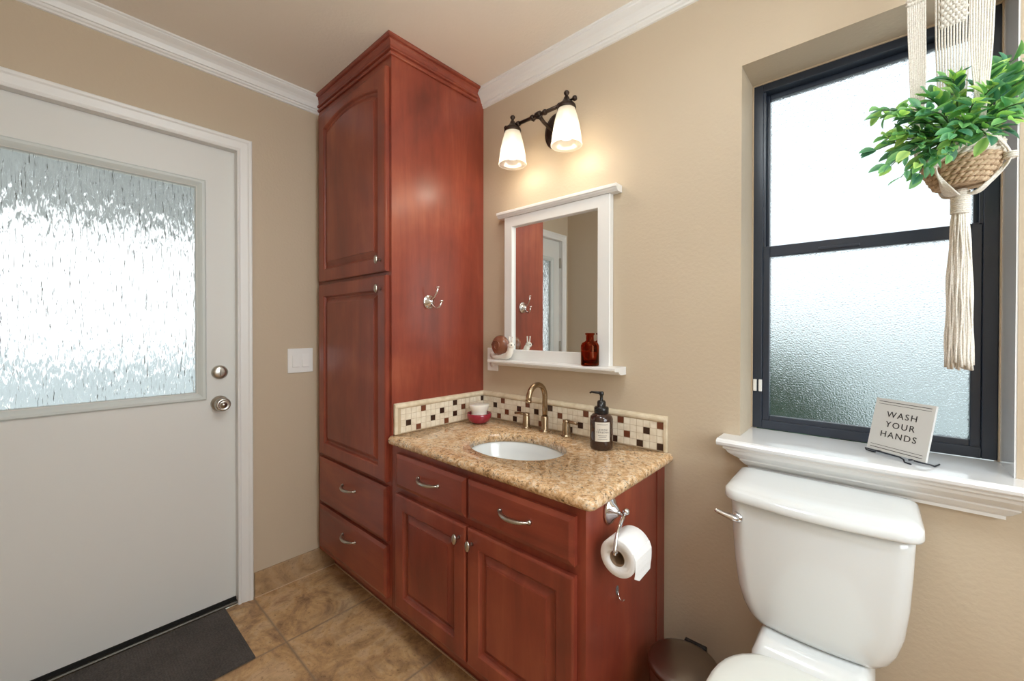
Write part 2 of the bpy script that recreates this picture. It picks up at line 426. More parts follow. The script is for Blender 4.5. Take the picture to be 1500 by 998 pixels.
# glazing moulding (frame around the glass), inside face
def ring_yz(b, y0, y1, z0, z1, specs):
    """specs: list of (inset, x); rectangle loops in the yz plane"""
    loops = []
    for i, x in specs:
        loops.append([(x, y0-i, z0+i), (x, y1+i, z0+i), (x, y1+i, z1-i), (x, y0-i, z1-i)])
    b.loft(loops, False, False, wrap=True)
b = MB()
ring_yz(b, GY0+.033, GY1-.033, GZ0-.033, GZ1+.033, [(0, SXF-.002), (0, SXF+.006), (.005, SXF+.010), (.014, SXF+.010), (.022, SXF+.006), (.030, SXF+.001), (.036, SXF-.006), (.036, SXF-.012)])
b.build('glazing_moulding', M['glass_trim'], door)
b = MB(); b.box(-.055, -.049, GY0+.004, GY1-.004, GZ0-.004, GZ1+.004); b.build('glass_pane', M['rain_glass'], door)
b = MB(); b.box(SXB+.005, SXF+.004, DY0-.0045, DY1+.0045, 0.0105, SZ0-.0005); b.build('door_sweep', M['black_rubber'], door)
b = MB(); b.box(-.15, -.006, DY0-.001, DY1+.001, 0, .010, .002); b.box(-.045, -.006, DY0-.001, DY1+.001, .010, .013, .001); b.build('threshold', M['alu'], door)
def rosette(z, r, prof, mat_, name):
    b = MB(); b.lathe([(rr*r, t) for rr, t in prof], (SXF, -0.9495, z), 'x', 36); return b.build(name, mat_, door)
rosette(1.061, .031, [(1, 0), (1, .004), (.96, .012), (.8, .017), (.5, .019), (0.001, .0195)], M['nickel'], 'deadbolt')
b = MB(); b.box(SXF+.018, SXF+.032, -.9515, -.9475, 1.046, 1.076, .0015); b.build('thumb_turn', M['nickel'], door)
rosette(.922, .034, [(1, 0), (1, .004), (.9, .011), (.42, .014), (.38, .030), (.62, .034), (.86, .042), (.9, .052), (.82, .062), (.6, .068), (.56, .066), (.3, .067), (.28, .071), (0.001, .072)], M['nickel'], 'door_knob')
b = MB(); b.box(-.026, -.012, -0.8885, -.8855, .905, .955); b.build('strike_plate', M['bronze'], door)
for hz in (0.30, 1.10, 1.86):
    b = MB(); b.box(-.027, -.004, -1.7035, -1.6985, hz-.045, hz+.045); b.lathe([(.006, -.047), (.006, .047)], (-.014, -1.702, hz), 'z', 12)
    b.build('hinge', M['nickel'], door)
# jamb + casing
b = MB()
b.box(-.15, .002, DY0, DY0-.004, 0, DZ1); b.box(-.15, .002, DY1, DY1+.004, 0, DZ1); b.box(-.15, .002, DY0, DY1, DZ1, DZ1-.004)
b.build('door_jamb', M['trim'], door)
# casing profile: (distance from inner edge, thickness)
CAS = [(0, 0), (0, .010), (.004, .012), (.010, .011), (.013, .008), (.018, .0085), (.040, .013), (.046, .017), (.054, .018), (.058, .016), (.060, .010), (.060, 0)]
b = MB()
def cas_pt(u, t, corner):
    yy0, yy1, zz = DY0-.004, DY1+.004, DZ1-.004
    if corner == 0: return (t, yy0+u, 0)
    if corner == 1: return (t, yy0+u, zz+u)
    if corner == 2: return (t, yy1-u, zz+u)
    return (t, yy1-u, 0)
b.loft([[cas_pt(u, t, k) for u, t in CAS] for k in range(4)])
b.build('door_casing', M['trim'], door)

# ------------------------------------------------------------------ window
win = thing('window_1', None, None, (2.12, 0.1, OZ0), kind='structure')
WX0, WX1, WZ0, WZ1, WY = 1.850, 2.402, 0.920, 2.083, 0.154
def rect_frame(b, x0, x1, z0, z1, w, y0, y1, wt=None, wb=None, bev=.002):
    wt = wt or w; wb = wb or w
    b.box(x0, x0+w, y0, y1, z0, z1, bev); b.box(x1-w, x1, y0, y1, z0, z1, bev)
    b.box(x0+w, x1-w, y0, y1, z1-wt, z1, bev); b.box(x0+w, x1-w, y0, y1, z0, z0+wb, bev)
b = MB(); rect_frame(b, WX0, WX1, WZ0, WZ1, .028, WY, WY+.075, .026, .028); 
b.box(WX0+.028, WX0+.034, WY+.006, WY+.016, 1.53, WZ1-.026); b.box(WX1-.034, WX1-.028, WY+.006, WY+.016, 1.53, WZ1-.026)
b.build('window_frame', M['black_alu'], win)
b = MB(); rect_frame(b, WX0+.028, WX1-.028, 1.505, WZ1-.026, .014, WY+.034, WY+.058, .018, .024); us = b.build('upper_sash', M['black_alu'], win)
b = MB(); b.box(WX0+.040, WX1-.040, WY+.044, WY+.048, 1.525, WZ1-.038); b.build('glass_pane', M['frost_glass'], us)
b = MB(); rect_frame(b, WX0+.028, WX1-.028, WZ0+.020, 1.535, .020, WY+.006, WY+.030, .036, .024)
b.box(2.03, 2.13, WY+.001, WY+.006, 1.506, 1.514, .001)
ls = b.build('lower_sash', M['black_alu'], win)
b = MB(); b.box(WX0+.044, WX1-.044, WY+.016, WY+.020, WZ0+.040, 1.505); b.build('glass_pane', M['frost_glass'], ls)
b = MB()
for dx in (0.0, .016): b.box(WX0+.003+dx, WX0+.013+dx, WY-.006, WY+.001, 1.045, 1.085, .0015)
b.build('sash_latch', M['plastic_white'], win)
b = MB(); b.box(OX1-.006, OX1, WY-.008, WY, WZ0, WZ1, .001); b.box(OX0, OX0+.004, WY-.006, WY, WZ0, WZ1, .001); b.box(OX0, OX1, WY-.006, WY, OZ1-.004, OZ1, .001); b.build('caulk_bead', M['caulk'], win)
b = MB()   # white reveal board on the right jamb
b.box(OX1-.0035, OX1+.0, 0.001, WY-.008, OZ0, OZ1); b.build('jamb_lining', M['white_gloss'], win)
# stool and apron
b = MB(); b.box(OX0+.0005, OX1-.0005, -.001, WY, OZ0-.022, OZ0); 
poly = [(0, 0), (-.075, 0), (-.084, -.003), (-.088, -.009), (-.086, -.016), (-.080, -.021), (0, -.022)]
b.prism(poly, lambda u, v, t: (t, u, OZ0+v), 1.800, 2.462)
b.build('window_sill', M['white_gloss'], win)
AP = [(0, 0), (-.074, 0), (-.074, -.006), (-.066, -.012), (-.062, -.020), (-.052, -.028), (-.040, -.036), (-.034, -.040), (-.034, -.044), (-.022, -.058), (-.014, -.064), (-.014, -.072), (0, -.072)]
b = MB()
# mitred returns: ends slope inward with the profile depth
e0 = [(1.886 - (-u)*0.95, u, OZ0-.0225+v) for u, v in AP]; e1 = [(2.378 + (-u)*0.95, u, OZ0-.0225+v) for u, v in AP]
b.loft([e0, e1]); b.build('window_apron', M['trim'], win)

# made-up window for the added fill light, in the right-hand wall behind the viewpoint
w2 = thing('added_window', None, None, (ROOM_X, -.9, .9), kind='structure')
b = MB(); b.box(ROOM_X, ROOM_X+.06, -1.5, -1.46, .9, 2.1); b.box(ROOM_X, ROOM_X+.06, -.34, -.3, .9, 2.1); b.box(ROOM_X, ROOM_X+.06, -1.46, -.34, .9, .94); b.box(ROOM_X, ROOM_X+.06, -1.46, -.34, 2.06, 2.1); b.build('window_frame', M['trim'], w2)
b = MB(); b.box(ROOM_X+.035, ROOM_X+.04, -1.46, -.34, .94, 2.06); b.build('glass_pane', M['frost_glass'], w2)

# ------------------------------------------------------------------ outside
b = MB(); b.box(-7, 9, -9, 9, -.42, -.30); struct('ground', b, M['concrete'])
b = MB(); b.box(-3.7, -.16, -4.5, 1.8, 2.36, 2.42); tag(b.build('patio_cover', M['eave_wood']), 'pale boarded cover over the patio, seen blurred through the door glass', 'patio cover')
b = MB(); b.box(-1.5, 7.0, 2.2, 2.32, -.3, 1.22); tag(b.build('garden_wall', M['stucco_out']), 'pale blue-grey garden wall seen blurred through the frosted window', 'garden wall')
b = MB(); b.box(-6.1, -6.0, -7.0, 5.0, -.3, .75); tag(b.build('patio_wall', M['stucco_out']), 'pale low wall seen blurred beyond the patio through the door glass', 'garden wall')
random.seed(5)
b = MB()
for k in range(300):
    a = random.uniform(0, 2*PI); rr = random.uniform(0, 1)**.5
    hh = random.uniform(-.3, 1.13)
    b.sphere((1.80+.36*rr*math.cos(a), .85+.28*rr*math.sin(a), hh - .35*max(0, rr*math.cos(a))), random.uniform(.05, .11), 8, sz=.8)
tag(b.build('garden_shrub', M['hedge'], org=(1.74, .85, -.3)), 'dark green shrub seen blurred at the lower left of the frosted window', 'shrub')

# ------------------------------------------------------------------ cabinetry helpers
def panel_front(b, x0, x1, z0, z1, yb, yf, stile=None, arch=0.0, rail_top=None):
    n = 14
    def loop(ins, y, arched):
        xa, xb = x0+ins, x1-ins; zb = z0+ins
        extra = (rail_top - stile) if (arched and rail_top) else 0
        zt = z1 - ins - extra
        pts = [(xa, y, zb), (xb, y, zb)]
        for k in range(n+1):
            u = 1 - 2*k/n; x = (xa+xb)/2 + u*(xb-xa)/2
            pts.append((x, y, zt - (arch*u*u if arched else 0)))
        return pts
    yf_ = yf
    if stile is None:
        specs = [(0, yb, 0), (0, yf_+.006, 0), (.003, yf_+.005, 0), (.011, yf_+.0015, 0), (.015, yf_, 0)]
    else:
        s = stile
        specs = [(0, yb, 0), (0, yf_+.004, 0), (.004, yf_+.001, 0), (.007, yf_, 0), (s-.004, yf_, 1), (s, yf_+.003, 1), (s+.004, yf_+.011, 1), (s+.010, yf_+.0145, 1), (s+.013, yf_+.0145, 1), (s+.030, yf_+.005, 1), (s+.034, yf_+.004, 1), (s+.0345, yf_+.0015, 1)]
    b.loft([loop(i, y, a) for i, y, a in specs], True, True)
    return b
def arched_pull(parent, cx, z, y, half=.058, mat_='nickel', name='pull_handle'):
    pts, rs = [], []
    for k in range(15):
        u = -1+2*k/14
        pts.append((cx+u*half, y-.024*(1-u*u)**.7-.002, z+.003*(abs(u)**2))); rs.append(.0045+.0042*(1-u*u) if abs(u) < .95 else .0062)
    b = MB(); b.tube(pts, rs, 10, flat=.75)
    for sx in (-1, 1): b.lathe([(.0075, 0), (.0065, -.004), (.004, -.009)], (cx+sx*half, y, z+.003), 'y', 12)
    return b.build(name, M[mat_], parent)
def oval_knob(parent, x, z, y):
    b = MB(); b.lathe([(.006, 0), (.0045, -.006), (.0045, -.014), (.008, -.018)], (x, y, z), 'y', 14)
    b.lathe([(.002, -.016), (.011, -.018), (.0125, -.022), (.010, -.026), (.001, -.028)], (x, y, z), 'y', 22, sx=1.45, sy=.85)
    return b.build('knob', M['nickel'], parent)

# ------------------------------------------------------------------ tall linen cabinet
W1, D1 = 0.6862, 0.5236
YF = -D1-.020
tall = thing('linen_cabinet', 'tall reddish-brown wooden linen cabinet reaching the ceiling in the corner', 'cabinet', (W1/2, -D1/2, 0))
b = MB(); b.box(0.002, W1, -D1, -.001, .112, H-.001); b.box(0.002, W1, -.446, -.001, .0, .112)
b.build('cabinet_body', M['wood_v'], tall)
# crown of the cabinet
CC = [(0, .070), (.007, .069), (.010, .065), (.010, .060), (.006, .057), (.006, .053), (.014, .051), (.016, .047), (.014, .043), (.010, .041), (.011, .034), (.015, .025), (.021, .018), (.021, .014), (.028, .012), (.033, .008), (.033, .001), (0, .001)]
b = MB()
b.loft([[(0.002, -D1-u, H-v) for u, v in CC], [(W1+u, -D1-u, H-v) for u, v in CC], [(W1+u, -.0535, H-v) for u, v in CC]])
b.build('cabinet_crown', M['wood_h'], tall)
DX0, DX1 = .045, .670
b = panel_front(MB(), DX0, DX1, 1.4925, 2.329, -D1-.0005, YF, .060, .040, .040); o = b.build('cabinet_door', M['wood_v'], tall); oval_knob(o, .634, 1.540, YF)
b = panel_front(MB(), DX0, DX1, .624, 1.476, -D1-.0005, YF, .060); o = b.build('cabinet_door', M['wood_v'], tall); oval_knob(o, .634, 1.421, YF)
for z0, z1, hz in ((.3795, .605, .520), (.145, .362, .290)):
    b = panel_front(MB(), DX0, DX1, z0, z1, -D1-.0005, YF); o = b.build('cabinet_drawer', M['wood_h'], tall); arched_pull(o, .361, hz, YF)

# double robe hook on the cabinet side
hook = thing('robe_hook', 'polished nickel double robe hook on the side of the tall cabinet', 'hook', (W1, -.338, 1.375))
def rings_x(b, c, prof, n=24): return b.lathe(prof, c, 'x', n)
b = MB(); rings_x(b, (W1, -.338, 1.375), [(.031, 0), (.031, .003), (.028, .006), (.022, .007), (.021, .010), (.016, .014), (.012, .020), (.005, .025), (.001, .026)]); b.build('back_plate', M['chrome'], hook)
for pts in ([(0, 0, .0), (.014, -.004, .010), (.030, .0, .020), (.042, .004, .040), (.046, .006, .056)],
            [(.004, 0, -.002), (.018, .004, -.020), (.036, .008, -.030), (.052, .012, -.022), (.058, .016, -.004)]):
    P = [(W1+.010+x, -.338+y, 1.375+z) for x, y, z in pts]
    b = MB(); b.tube(P, [.006, .0045, .004, .004, .0045], 10)
    e = P[-1]; b.lathe([(.004, -.002), (.005, .003), (.009, .005), (.0095, .008), (.001, .009)], e, 'z', 16)
    b.build('prong', M['chrome'], hook)

# light switch
sw = thing('light_switch', 'white two-gang rocker switch plate on the wall beside the door', 'light switch', (0, -.616, 1.096))
b = MB(); b.box(0.0005, .006, -.676, -.556, 1.036, 1.157, .002); b.build('wall_plate', M['plastic_white'], sw)
for yc in (-.639, -.593):
    b = MB(); b.loft([[(.0055, yc-.0165, 1.063), (.0055, yc+.0165, 1.063), (.0055, yc+.0165, 1.130), (.0055, yc-.0165, 1.130)],
                      [(.0115, yc-.0155, 1.065), (.0115, yc+.0155, 1.065), (.0068, yc+.0155, 1.128), (.0068, yc-.0155, 1.128)]])
    b.build('rocker', M['plastic_white'], sw)

# ------------------------------------------------------------------ vanity
VX0, VX1 = .689, 1.605
HC = .8192
van = thing('vanity_cabinet', 'reddish-brown wooden vanity cabinet with two drawers over two doors', 'cabinet', ((VX0+VX1)/2, -D1/2, 0))
b = MB()   # hollow carcass: sides, floor, back, face frame
b.box(VX0, VX0+.016, -D1, -.002, .112, .784); b.box(VX1-.016, VX1, -D1, -.002, .112, .784)
b.box(VX0+.016, VX1-.016, -D1, -.002, .112, .128); b.box(VX0+.016, VX1-.016, -.010, -.002, .128, .784)
b.box(VX0+.016, VX1-.016, -D1, -D1+.019, .128, .784); b.box(VX0, VX1-.004, -.446, -.002, 0, .112)
b.box(VX1-.02, VX1, -.50, -.002, 0.0, .112); b.box(VX1, VX1+.003, -.066, -.002, 0, .783)
b.build('cabinet_body', M['wood_v'], van)
b = panel_front(MB(), .738, 1.156, .147, .600, -D1-.0005, YF, .058); o = b.build('cabinet_door', M['wood_v'], van); oval_knob(o, 1.126, .557, YF)
b = panel_front(MB(), 1.1645, 1.579, .147, .600, -D1-.0005, YF, .058); o = b.build('cabinet_door', M['wood_v'], van); oval_knob(o, 1.191, .556, YF)
b = panel_front(MB(), .740, 1.1545, .628, .760, -D1-.0005, YF); o = b.build('cabinet_drawer', M['wood_h'], van); arched_pull(o, .957, .697, YF)
b = panel_front(MB(), 1.1645, 1.579, .628, .760, -D1-.0005, YF); o = b.build('cabinet_drawer', M['wood_h'], van); arched_pull(o, 1.374, .700, YF)
b = MB(); b.box(.012, VX1-.004, -.450, -.4465, .0005, .006); tag(b.build('trim_4', M['grout_line']), kind='structure')

# countertop with oval cut-out and bullnose edge
CX0, CX1, CY0, CY1 = .689, 1.639, -.549, -.001
SCX, SCY, SA, SB = 1.163, -.292, .198, .156
TH = .033; R_E = .0155
def outer_loop(ins, z):
    """rounded rectangle, evenly many points, inset on front and right only fully"""
    x0, x1, y0, y1 = CX0+ins*.3, CX1-ins, CY0+ins, CY1-ins*.1
    pts = []; m_ = 24
    def corner(cx, cy, r, a0):
        return [(cx + r*math.cos(math.radians(a0+90*k/6)), cy + r*math.sin(math.radians(a0+90*k/6))) for k in range(7)]
    rc = max(.026-ins, .004)
    c = [corner(x1-rc, y1-.004, .004, 0), corner(x0+.004, y1-.004, .004, 90), corner(x0+rc*.6, y0+rc*.6, rc*.6, 180), corner(x1-rc, y0+rc, rc, 270)]
    c[0] = [(x1-.004+.004*math.cos(math.radians(90*k/6)), y1-.004+.004*math.sin(math.radians(90*k/6))) for k in range(7)]
    for i in range(4):
        pts += c[i]; a = c[i][-1]; d = c[(i+1) % 4][0]
        for k in range(1, m_): pts.append((a[0]+(d[0]-a[0])*k/m_, a[1]+(d[1]-a[1])*k/m_))
    return [(x, y, z) for x, y in pts]
zt, zb = HC, HC-TH
loops = []
for k in range(9):
    a = PI/2 - PI*k/8
    loops.append(outer_loop(R_E*(1-math.cos(a)), (zt+zb)/2 + (TH/2)*math.sin(a)))
ol = outer_loop(R_E, zt)
def ell(z, sa, sb):
    out = []
    for x, y, _ in ol:
        a = math.atan2(y-SCY, x-SCX)
        r = 1/math.sqrt((math.cos(a)/sa)**2 + (math.sin(a)/sb)**2)
        out.append((SCX+r*math.cos(a), SCY+r*math.sin(a), z))
    return out
b = MB(); b.loft(loops + [ell(zb, SA, SB), ell(zt-.002, SA, SB), ell(zt, SA+.002, SB+.002)], wrap=True)
for f in b.bm.faces:
    f.smooth = abs(f.normal.z) < .98
top = b.build('countertop', M['granite'], org=(1.16, -.27, zb))
tag(top, 'speckled tan granite countertop with an oval sink cut-out on the vanity', 'countertop')
# undermount basin
b = MB(); prof = []
for sc, z in ((1.05, zb-.001), (1.02, zb-.001), (1.0, zb-.006), (.97, zb-.04), (.90, zb-.075), (.76, zb-.105), (.52, zb-.125), (.25, zb-.132), (.11, zb-.134)):
    prof.append(ell(z, SA*sc+.003, SB*sc+.003))
inner = len(prof)
for sc, z in ((.11, zb-.142), (.6, zb-.134), (.86, zb-.108), (.99, zb-.06), (1.05, zb-.006)):
    prof.append(ell(z, SA*sc+.004, SB*sc+.004))
b.loft(prof, smooth=True, wrap=True)
sink = b.build('sink_basin', M['porcelain'], org=(SCX, SCY, zb-.14)); tag(sink, 'white oval undermount sink basin set into the granite counter', 'sink')
b = MB(); b.lathe([(.026, 0), (.024, .002), (.014, .001), (.012, .003), (.001, .004)], (SCX, SCY, zb-.1345), 'z', 24); b.build('drain', M['champagne'], sink)

# backsplash (two walls)
bs = thing('backsplash', 'low mosaic tile backsplash of cream squares with scattered brown tiles', 'backsplash', (1.16, -.006, HC))
DARK_L = {(17, 1): 2, (15, 0): 1, (14, 3): 1, (12, 1): 2, (10, 2): 2, (7, 3): 2, (7, 1): 2, (9, 0): 1, (5, 2): 1, (0, 3): 2}
DARK_B = {(3, 2): 2, (4, 0): 1, (5, 3): 1, (6, 1): 1, (8, 0): 2, (9, 2): 2, (11, 3): 1, (13, 2): 2, (14, 0): 1, (18, 2): 1, (23, 3): 1, (22, 1): 2, (16, 3): 2,
          (20, 0): 2, (29, 3): 1, (30, 1): 1, (33, 2): 2, (28, 0): 2, (32, 0): 2, (35, 3): 1, (35, 0): 2, (26, 1): 2}
P_ = .0255; XS = .698; ZB = HC+.0005
def splash(name, ncols, fn, dark, end):
    b = MB(); b.mi = 0
    def bx(u0, u1, d0, d1, z0, z1, bev=0):
        p, q = fn(u0, d0), fn(u1, d1); b.box(p[0], q[0], p[1], q[1], z0, z1, bev)
    bx(0, end-.001, 0, .0095, ZB, ZB+.105)
    for c in range(ncols):
        for r in range(4):
            b.mi = 1 + dark.get((c, r), 0)
            u0 = .0025 + (c-.4)*P_ + .001; z0 = ZB + .0035 + r*.0252
            u0 = max(u0, .0005)
            bx(u0, .0025+(c+.6)*P_-.001, .009, .0112, z0+.001, z0+.0242)
    return b.build(name, [M['grout'], M['cream_tile'], M['brown_tile'], M['dark_tile']], bs)
fnb = lambda u, d: (XS+u, -.0005-d)
fnl = lambda u, d: (W1+.0005+d, -.012-u)
splash('mosaic_panel', 36, fnb, DARK_B, .923)
splash('mosaic_panel', 19, fnl, DARK_L, .491)
# pencil trims
PR = [(0, 0), (.012, 0), (.0155, .004), (.0165, .010), (.0145, .016), (.009, .0205), (.003, .022), (0, .022)]
b = MB(); zt0 = ZB+.1055
b.loft([[(W1+.0005+u, -.515, zt0+v) for u, v in PR], [(W1+.0005+u, -.0005-u, zt0+v) for u, v in PR], [(1.6195, -.0005-u, zt0+v) for u, v in PR]])
b.box(1.607, 1.6205, -.0155, -.0005, ZB, zt0+.021, .003)
b.box(W1+.0005, W1+.0150, -.517, -.503, ZB, zt0+.021, .003)
b.build('pencil_trim', M['trim_tile'], bs)

# ------------------------------------------------------------------ faucet
fc = thing('faucet', 'brushed bronze gooseneck faucet with two lever handles behind the sink', 'faucet', (1.113, -.052, HC))
FX, FY = 1.113, -.052
b = MB(); b.lathe([(.024, 0), (.024, .003), (.019, .006), (.0165, .010), (.0155, .012), (.0155, .062), (.0135, .066)], (FX, FY, HC), 'z', 28)
pts = [(FX, FY, HC+.06), (FX, FY, HC+.11), (FX, FY, HC+.150)]
rr = .054
pts += arc((FY-rr, HC+.150), rr, 0, 172, 16, lambda u, v: (FX, u, v))[1:]
pts += [(FX, FY-2*rr-.001, HC+.144)]
b.tube(pts, .0115, 16); b.lathe([(.0122, 0), (.0122, -.012), (.009, -.012)], (FX, FY-2*rr-.001, HC+.148), 'z', 20)
b.build('spout', M['champagne'], fc)
for hx, sg in ((1.013, -1), (1.225, 1)):
    b = MB(); hy = -.055
    b.lathe([(.022, 0), (.022, .003), (.017, .006), (.0160, .010), (.0160, .050), (.0140, .054), (.0145, .057), (.0145, .066), (.001, .068)], (hx, hy, HC), 'z', 24)
    h_ = b.build('handle', M['champagne'], fc)
    b = MB(); b.tube([(hx, hy, HC+.061), (hx+sg*.03, hy-.004, HC+.0605), (hx+sg*.058, hy-.010, HC+.0595)], [.0065, .006, .0055], 12); b.build('lever', M['champagne'], h_)

# ------------------------------------------------------------------ soap bottle
SX, SY = 1.418, -.113
soap = thing('soap_dispenser', 'dark amber pump soap bottle with a pale paper label', 'soap bottle', (SX, SY, HC))
Z = HC+.0005
b = MB(); b.lathe([(.036, 0), (.040, .003), (.0415, .008), (.0415, .108), (.039, .118), (.031, .126), (.022, .130), (.020, .132)], (SX, SY, Z), 'z', 40); b.build('bottle', M['dark_amber'], soap)
b = MB(); b.lathe([(.024, .128), (.0262, .131), (.0262, .148), (.024, .152), (.016, .153), (.0155, .170), (.012, .175), (.006, .176), (.0055, .192), (.0085, .196), (.0085, .205), (.006, .208)], (SX, SY, Z), 'z', 28)
dirx = Vector((-.94, -.34, 0)).normalized()
pz = Z+.203; p0 = Vector((SX, SY, pz))
b.tube([p0+dirx*-.004, p0+dirx*.018, p0+dirx*.036+Vector((0, 0, .001)), p0+dirx*.043+Vector((0, 0, -.003))], [.0055, .0045, .0038, .003], 10); b.build('pump', M['black_plastic'], soap)
# label wraps the side facing the room
lab_c = math.atan2(-1.34, .755)   # direction towards the room viewpoint
lab_c += .10
b = MB(); n = 14; hw = .66
def ring_seg(r0, r1, z0, z1, a0, a1, n=14):
    lo = []
    for k in range(n+1):
        a = a0+(a1-a0)*k/n; c_, s_ = math.cos(a), math.sin(a)
        lo.append([(SX+r0*c_, SY+r0*s_, z0), (SX+r1*c_, SY+r1*s_, z0), (SX+r1*c_, SY+r1*s_, z1), (SX+r0*c_, SY+r0*s_, z1)])
    return lo
b.loft(ring_seg(.0413, .0420, Z+.034, Z+.103, lab_c-hw, lab_c+hw)); lab = b.build('label_sheet', M['label'], soap)
def text_mesh(txt, size, mat_, name, parent, place, space=1.0, extr=.0003):
    """place(u,v,w)->world point, u to the right, v up, w out"""
    cu = bpy.data.curves.new(name, 'FONT'); cu.body = txt; cu.size = size; cu.align_x = 'CENTER'; cu.align_y = 'CENTER'
    cu.space_character = space; cu.extrude = extr; cu.resolution_u = 3
    to = bpy.data.objects.new(name, cu); COL.objects.link(to)
    dg = bpy.context.evaluated_depsgraph_get(); me = bpy.data.meshes.new_from_object(to.evaluated_get(dg))
    bpy.data.objects.remove(to); org = root_org(parent)
    for v in me.vertices: v.co = Vector(place(v.co.x, v.co.y, v.co.z)) - org
    me.materials.clear(); me.materials.append(mat_)
    o = bpy.data.objects.new(name, me); COL.objects.link(o); o.parent = parent; ORG[o] = org
    return o
def lab_place(zc):
    return lambda u, v, w: (SX+(.0423+w)*math.cos(lab_c+u/.042), SY+(.0423+w)*math.sin(lab_c+u/.042), zc+v)
text_mesh('LEMON', .0085, M['ink'], 'lettering', lab, lab_place(Z+.076), 1.35)
text_mesh('VERBENA', .0085, M['ink'], 'lettering', lab, lab_place(Z+.067), 1.35)
for z_, w_ in ((.094, .45), (.055, .38), (.049, .32), (.042, .42)):
    b = MB(); b.loft(ring_seg(.0421, .0423, Z+z_, Z+z_+.0012, lab_c-w_, lab_c+w_, 8)); b.build('printed_line', M['ink'], lab)

# red bowl with cream candle cup
bx_, by_ = .793, -.1315
bowl = b = MB()
b.lathe([(.020, 0), (.030, .001), (.048, .012), (.057, .030), (.058, .046), (.056, .048), (.053, .045), (.050, .028), (.040, .013), (.022, .008), (.001, .007)], (bx_, by_, HC+.0005), 'z', 40)
bowl = b.build('dish', M['red_ceramic'], org=(bx_, by_, HC)); tag(bowl, 'small glossy crimson bowl on the counter in the backsplash corner', 'bowl')
b = MB()
b.lathe([(.026, 0), (.030, .002), (.036, .022), (.037, .030), (.035, .038), (.037, .048), (.044, .062), (.046, .075), (.045, .078), (.042, .076)], (bx_, by_, HC+.009), 'z', 40, cap=True)
cup = b.build('candle_jar', M['cream_ceramic'], org=(bx_, by_, HC+.009)); tag(cup, 'cream ceramic candle cup sitting in the crimson bowl', 'candle')
b = MB(); b.lathe([(.001, .0745), (.041, .0745), (.0415, .077), (.03, .0785), (.001, .0785)], (bx_, by_, HC+.009), 'z', 32); b.tube([(bx_, by_, HC+.086), (bx_+.001, by_, HC+.095)], .0009, 6); b.build('wax', M['wax'], cup)

# ------------------------------------------------------------------ framed mirror with shelf
mir = thing('wall_mirror', 'white framed mirror with a cap moulding and a small bottom shelf', 'mirror', (1.131, 0, 1.10))
MX0, MX1, MZ0, MZ1 = .857, 1.405, 1.100, 1.775
GX0, GX1, GGZ0, GGZ1 = .899, 1.348, 1.160, 1.776
GX0, GX1, GGZ0, GGZ1 = .905, 1.352, 1.160, 1.728
b = MB()
for i in range(1):
    o4 = lambda x0, x1, z0, z1, y: [(x0, y, z0), (x1, y, z0), (x1, y, z1), (x0, y, z1)]
    b.loft([o4(MX0, MX1, MZ0, MZ1, -.003), o4(MX0, MX1, MZ0, MZ1, -.029), o4(MX0+.002, MX1-.002, MZ0+.002, MZ1-.002, -.031),
            o4(GX0-.002, GX1+.002, GGZ0-.002, GGZ1+.002, -.031), o4(GX0, GX1, GGZ0, GGZ1, -.029), o4(GX0, GX1, GGZ0, GGZ1, -.016), o4(GX0-.006, GX1+.006, GGZ0-.006, GGZ1+.006, -.003)], wrap=True)
b.build('mirror_frame', M['trim'], mir)
b = MB(); b.box(GX0-.003, GX1+.003, -.0165, -.0135, GGZ0-.003, GGZ1+.003); b.build('mirror_glass', M['mirror'], mir)
b = MB()
cp_ = [(0, 0), (-.034, 0), (-.036, .003), (-.042, .008), (-.044, .012), (-.048, .015), (-.048, .024), (-.046, .027), (0, .027)]
b.prism([(u-.001, v) for u, v in cp_], lambda u, v, t: (t, u, 1.7755+v), .822, 1.440); b.build('cap_moulding', M['trim'], mir)
b = MB(); sh = [(-.001, 0), (-.088, 0), (-.092, -.003), (-.092, -.010), (-.088, -.014), (-.060, -.015), (-.060, -.019), (-.050, -.027), (-.036, -.030), (-.001, -.030)]
b.prism(sh, lambda u, v, t: (t, u, 1.113+v), .806, 1.459); b.build('shelf', M['trim'], mir)
SHZ = 1.113

# outlet behind the shelf's left end
ot = thing('wall_outlet', 'white outlet plate on the wall half behind the mirror shelf', 'outlet', (.756, 0, 1.107))
b = MB(); b.box(.7205, .7915, -.006, -.0005, 1.050, 1.162, .002); b.build('wall_plate', M['plastic_white'], ot)
for z_ in (1.127, 1.085):
    b = MB(); b.lathe([(.0165, 0), (.0165, -.002), (.001, -.0022)], (.756, -.0055, z_), 'y', 20); b.build('socket', M['plastic_white'], ot)

# apothecary bottle
px, py = 1.336, -.058
b = MB(); b.lathe([(.026, 0), (.030, .002), (.031, .006), (.031, .078), (.027, .088), (.017, .094), (.0135, .098), (.013, .118), (.0165, .121), (.0165, .126), (.012, .127), (.0105, .124), (.0105, .098), (.015, .091), (.025, .084), (.0285, .076), (.0285, .006), (.001, .005)], (px, py, SHZ+.0005), 'z', 36, sx=1.12, sy=1.12)
ab = b.build('glass_bottle', M['amber'], org=(px, py, SHZ)); tag(ab, 'small amber glass apothecary bottle at the right end of the mirror shelf', 'bottle')

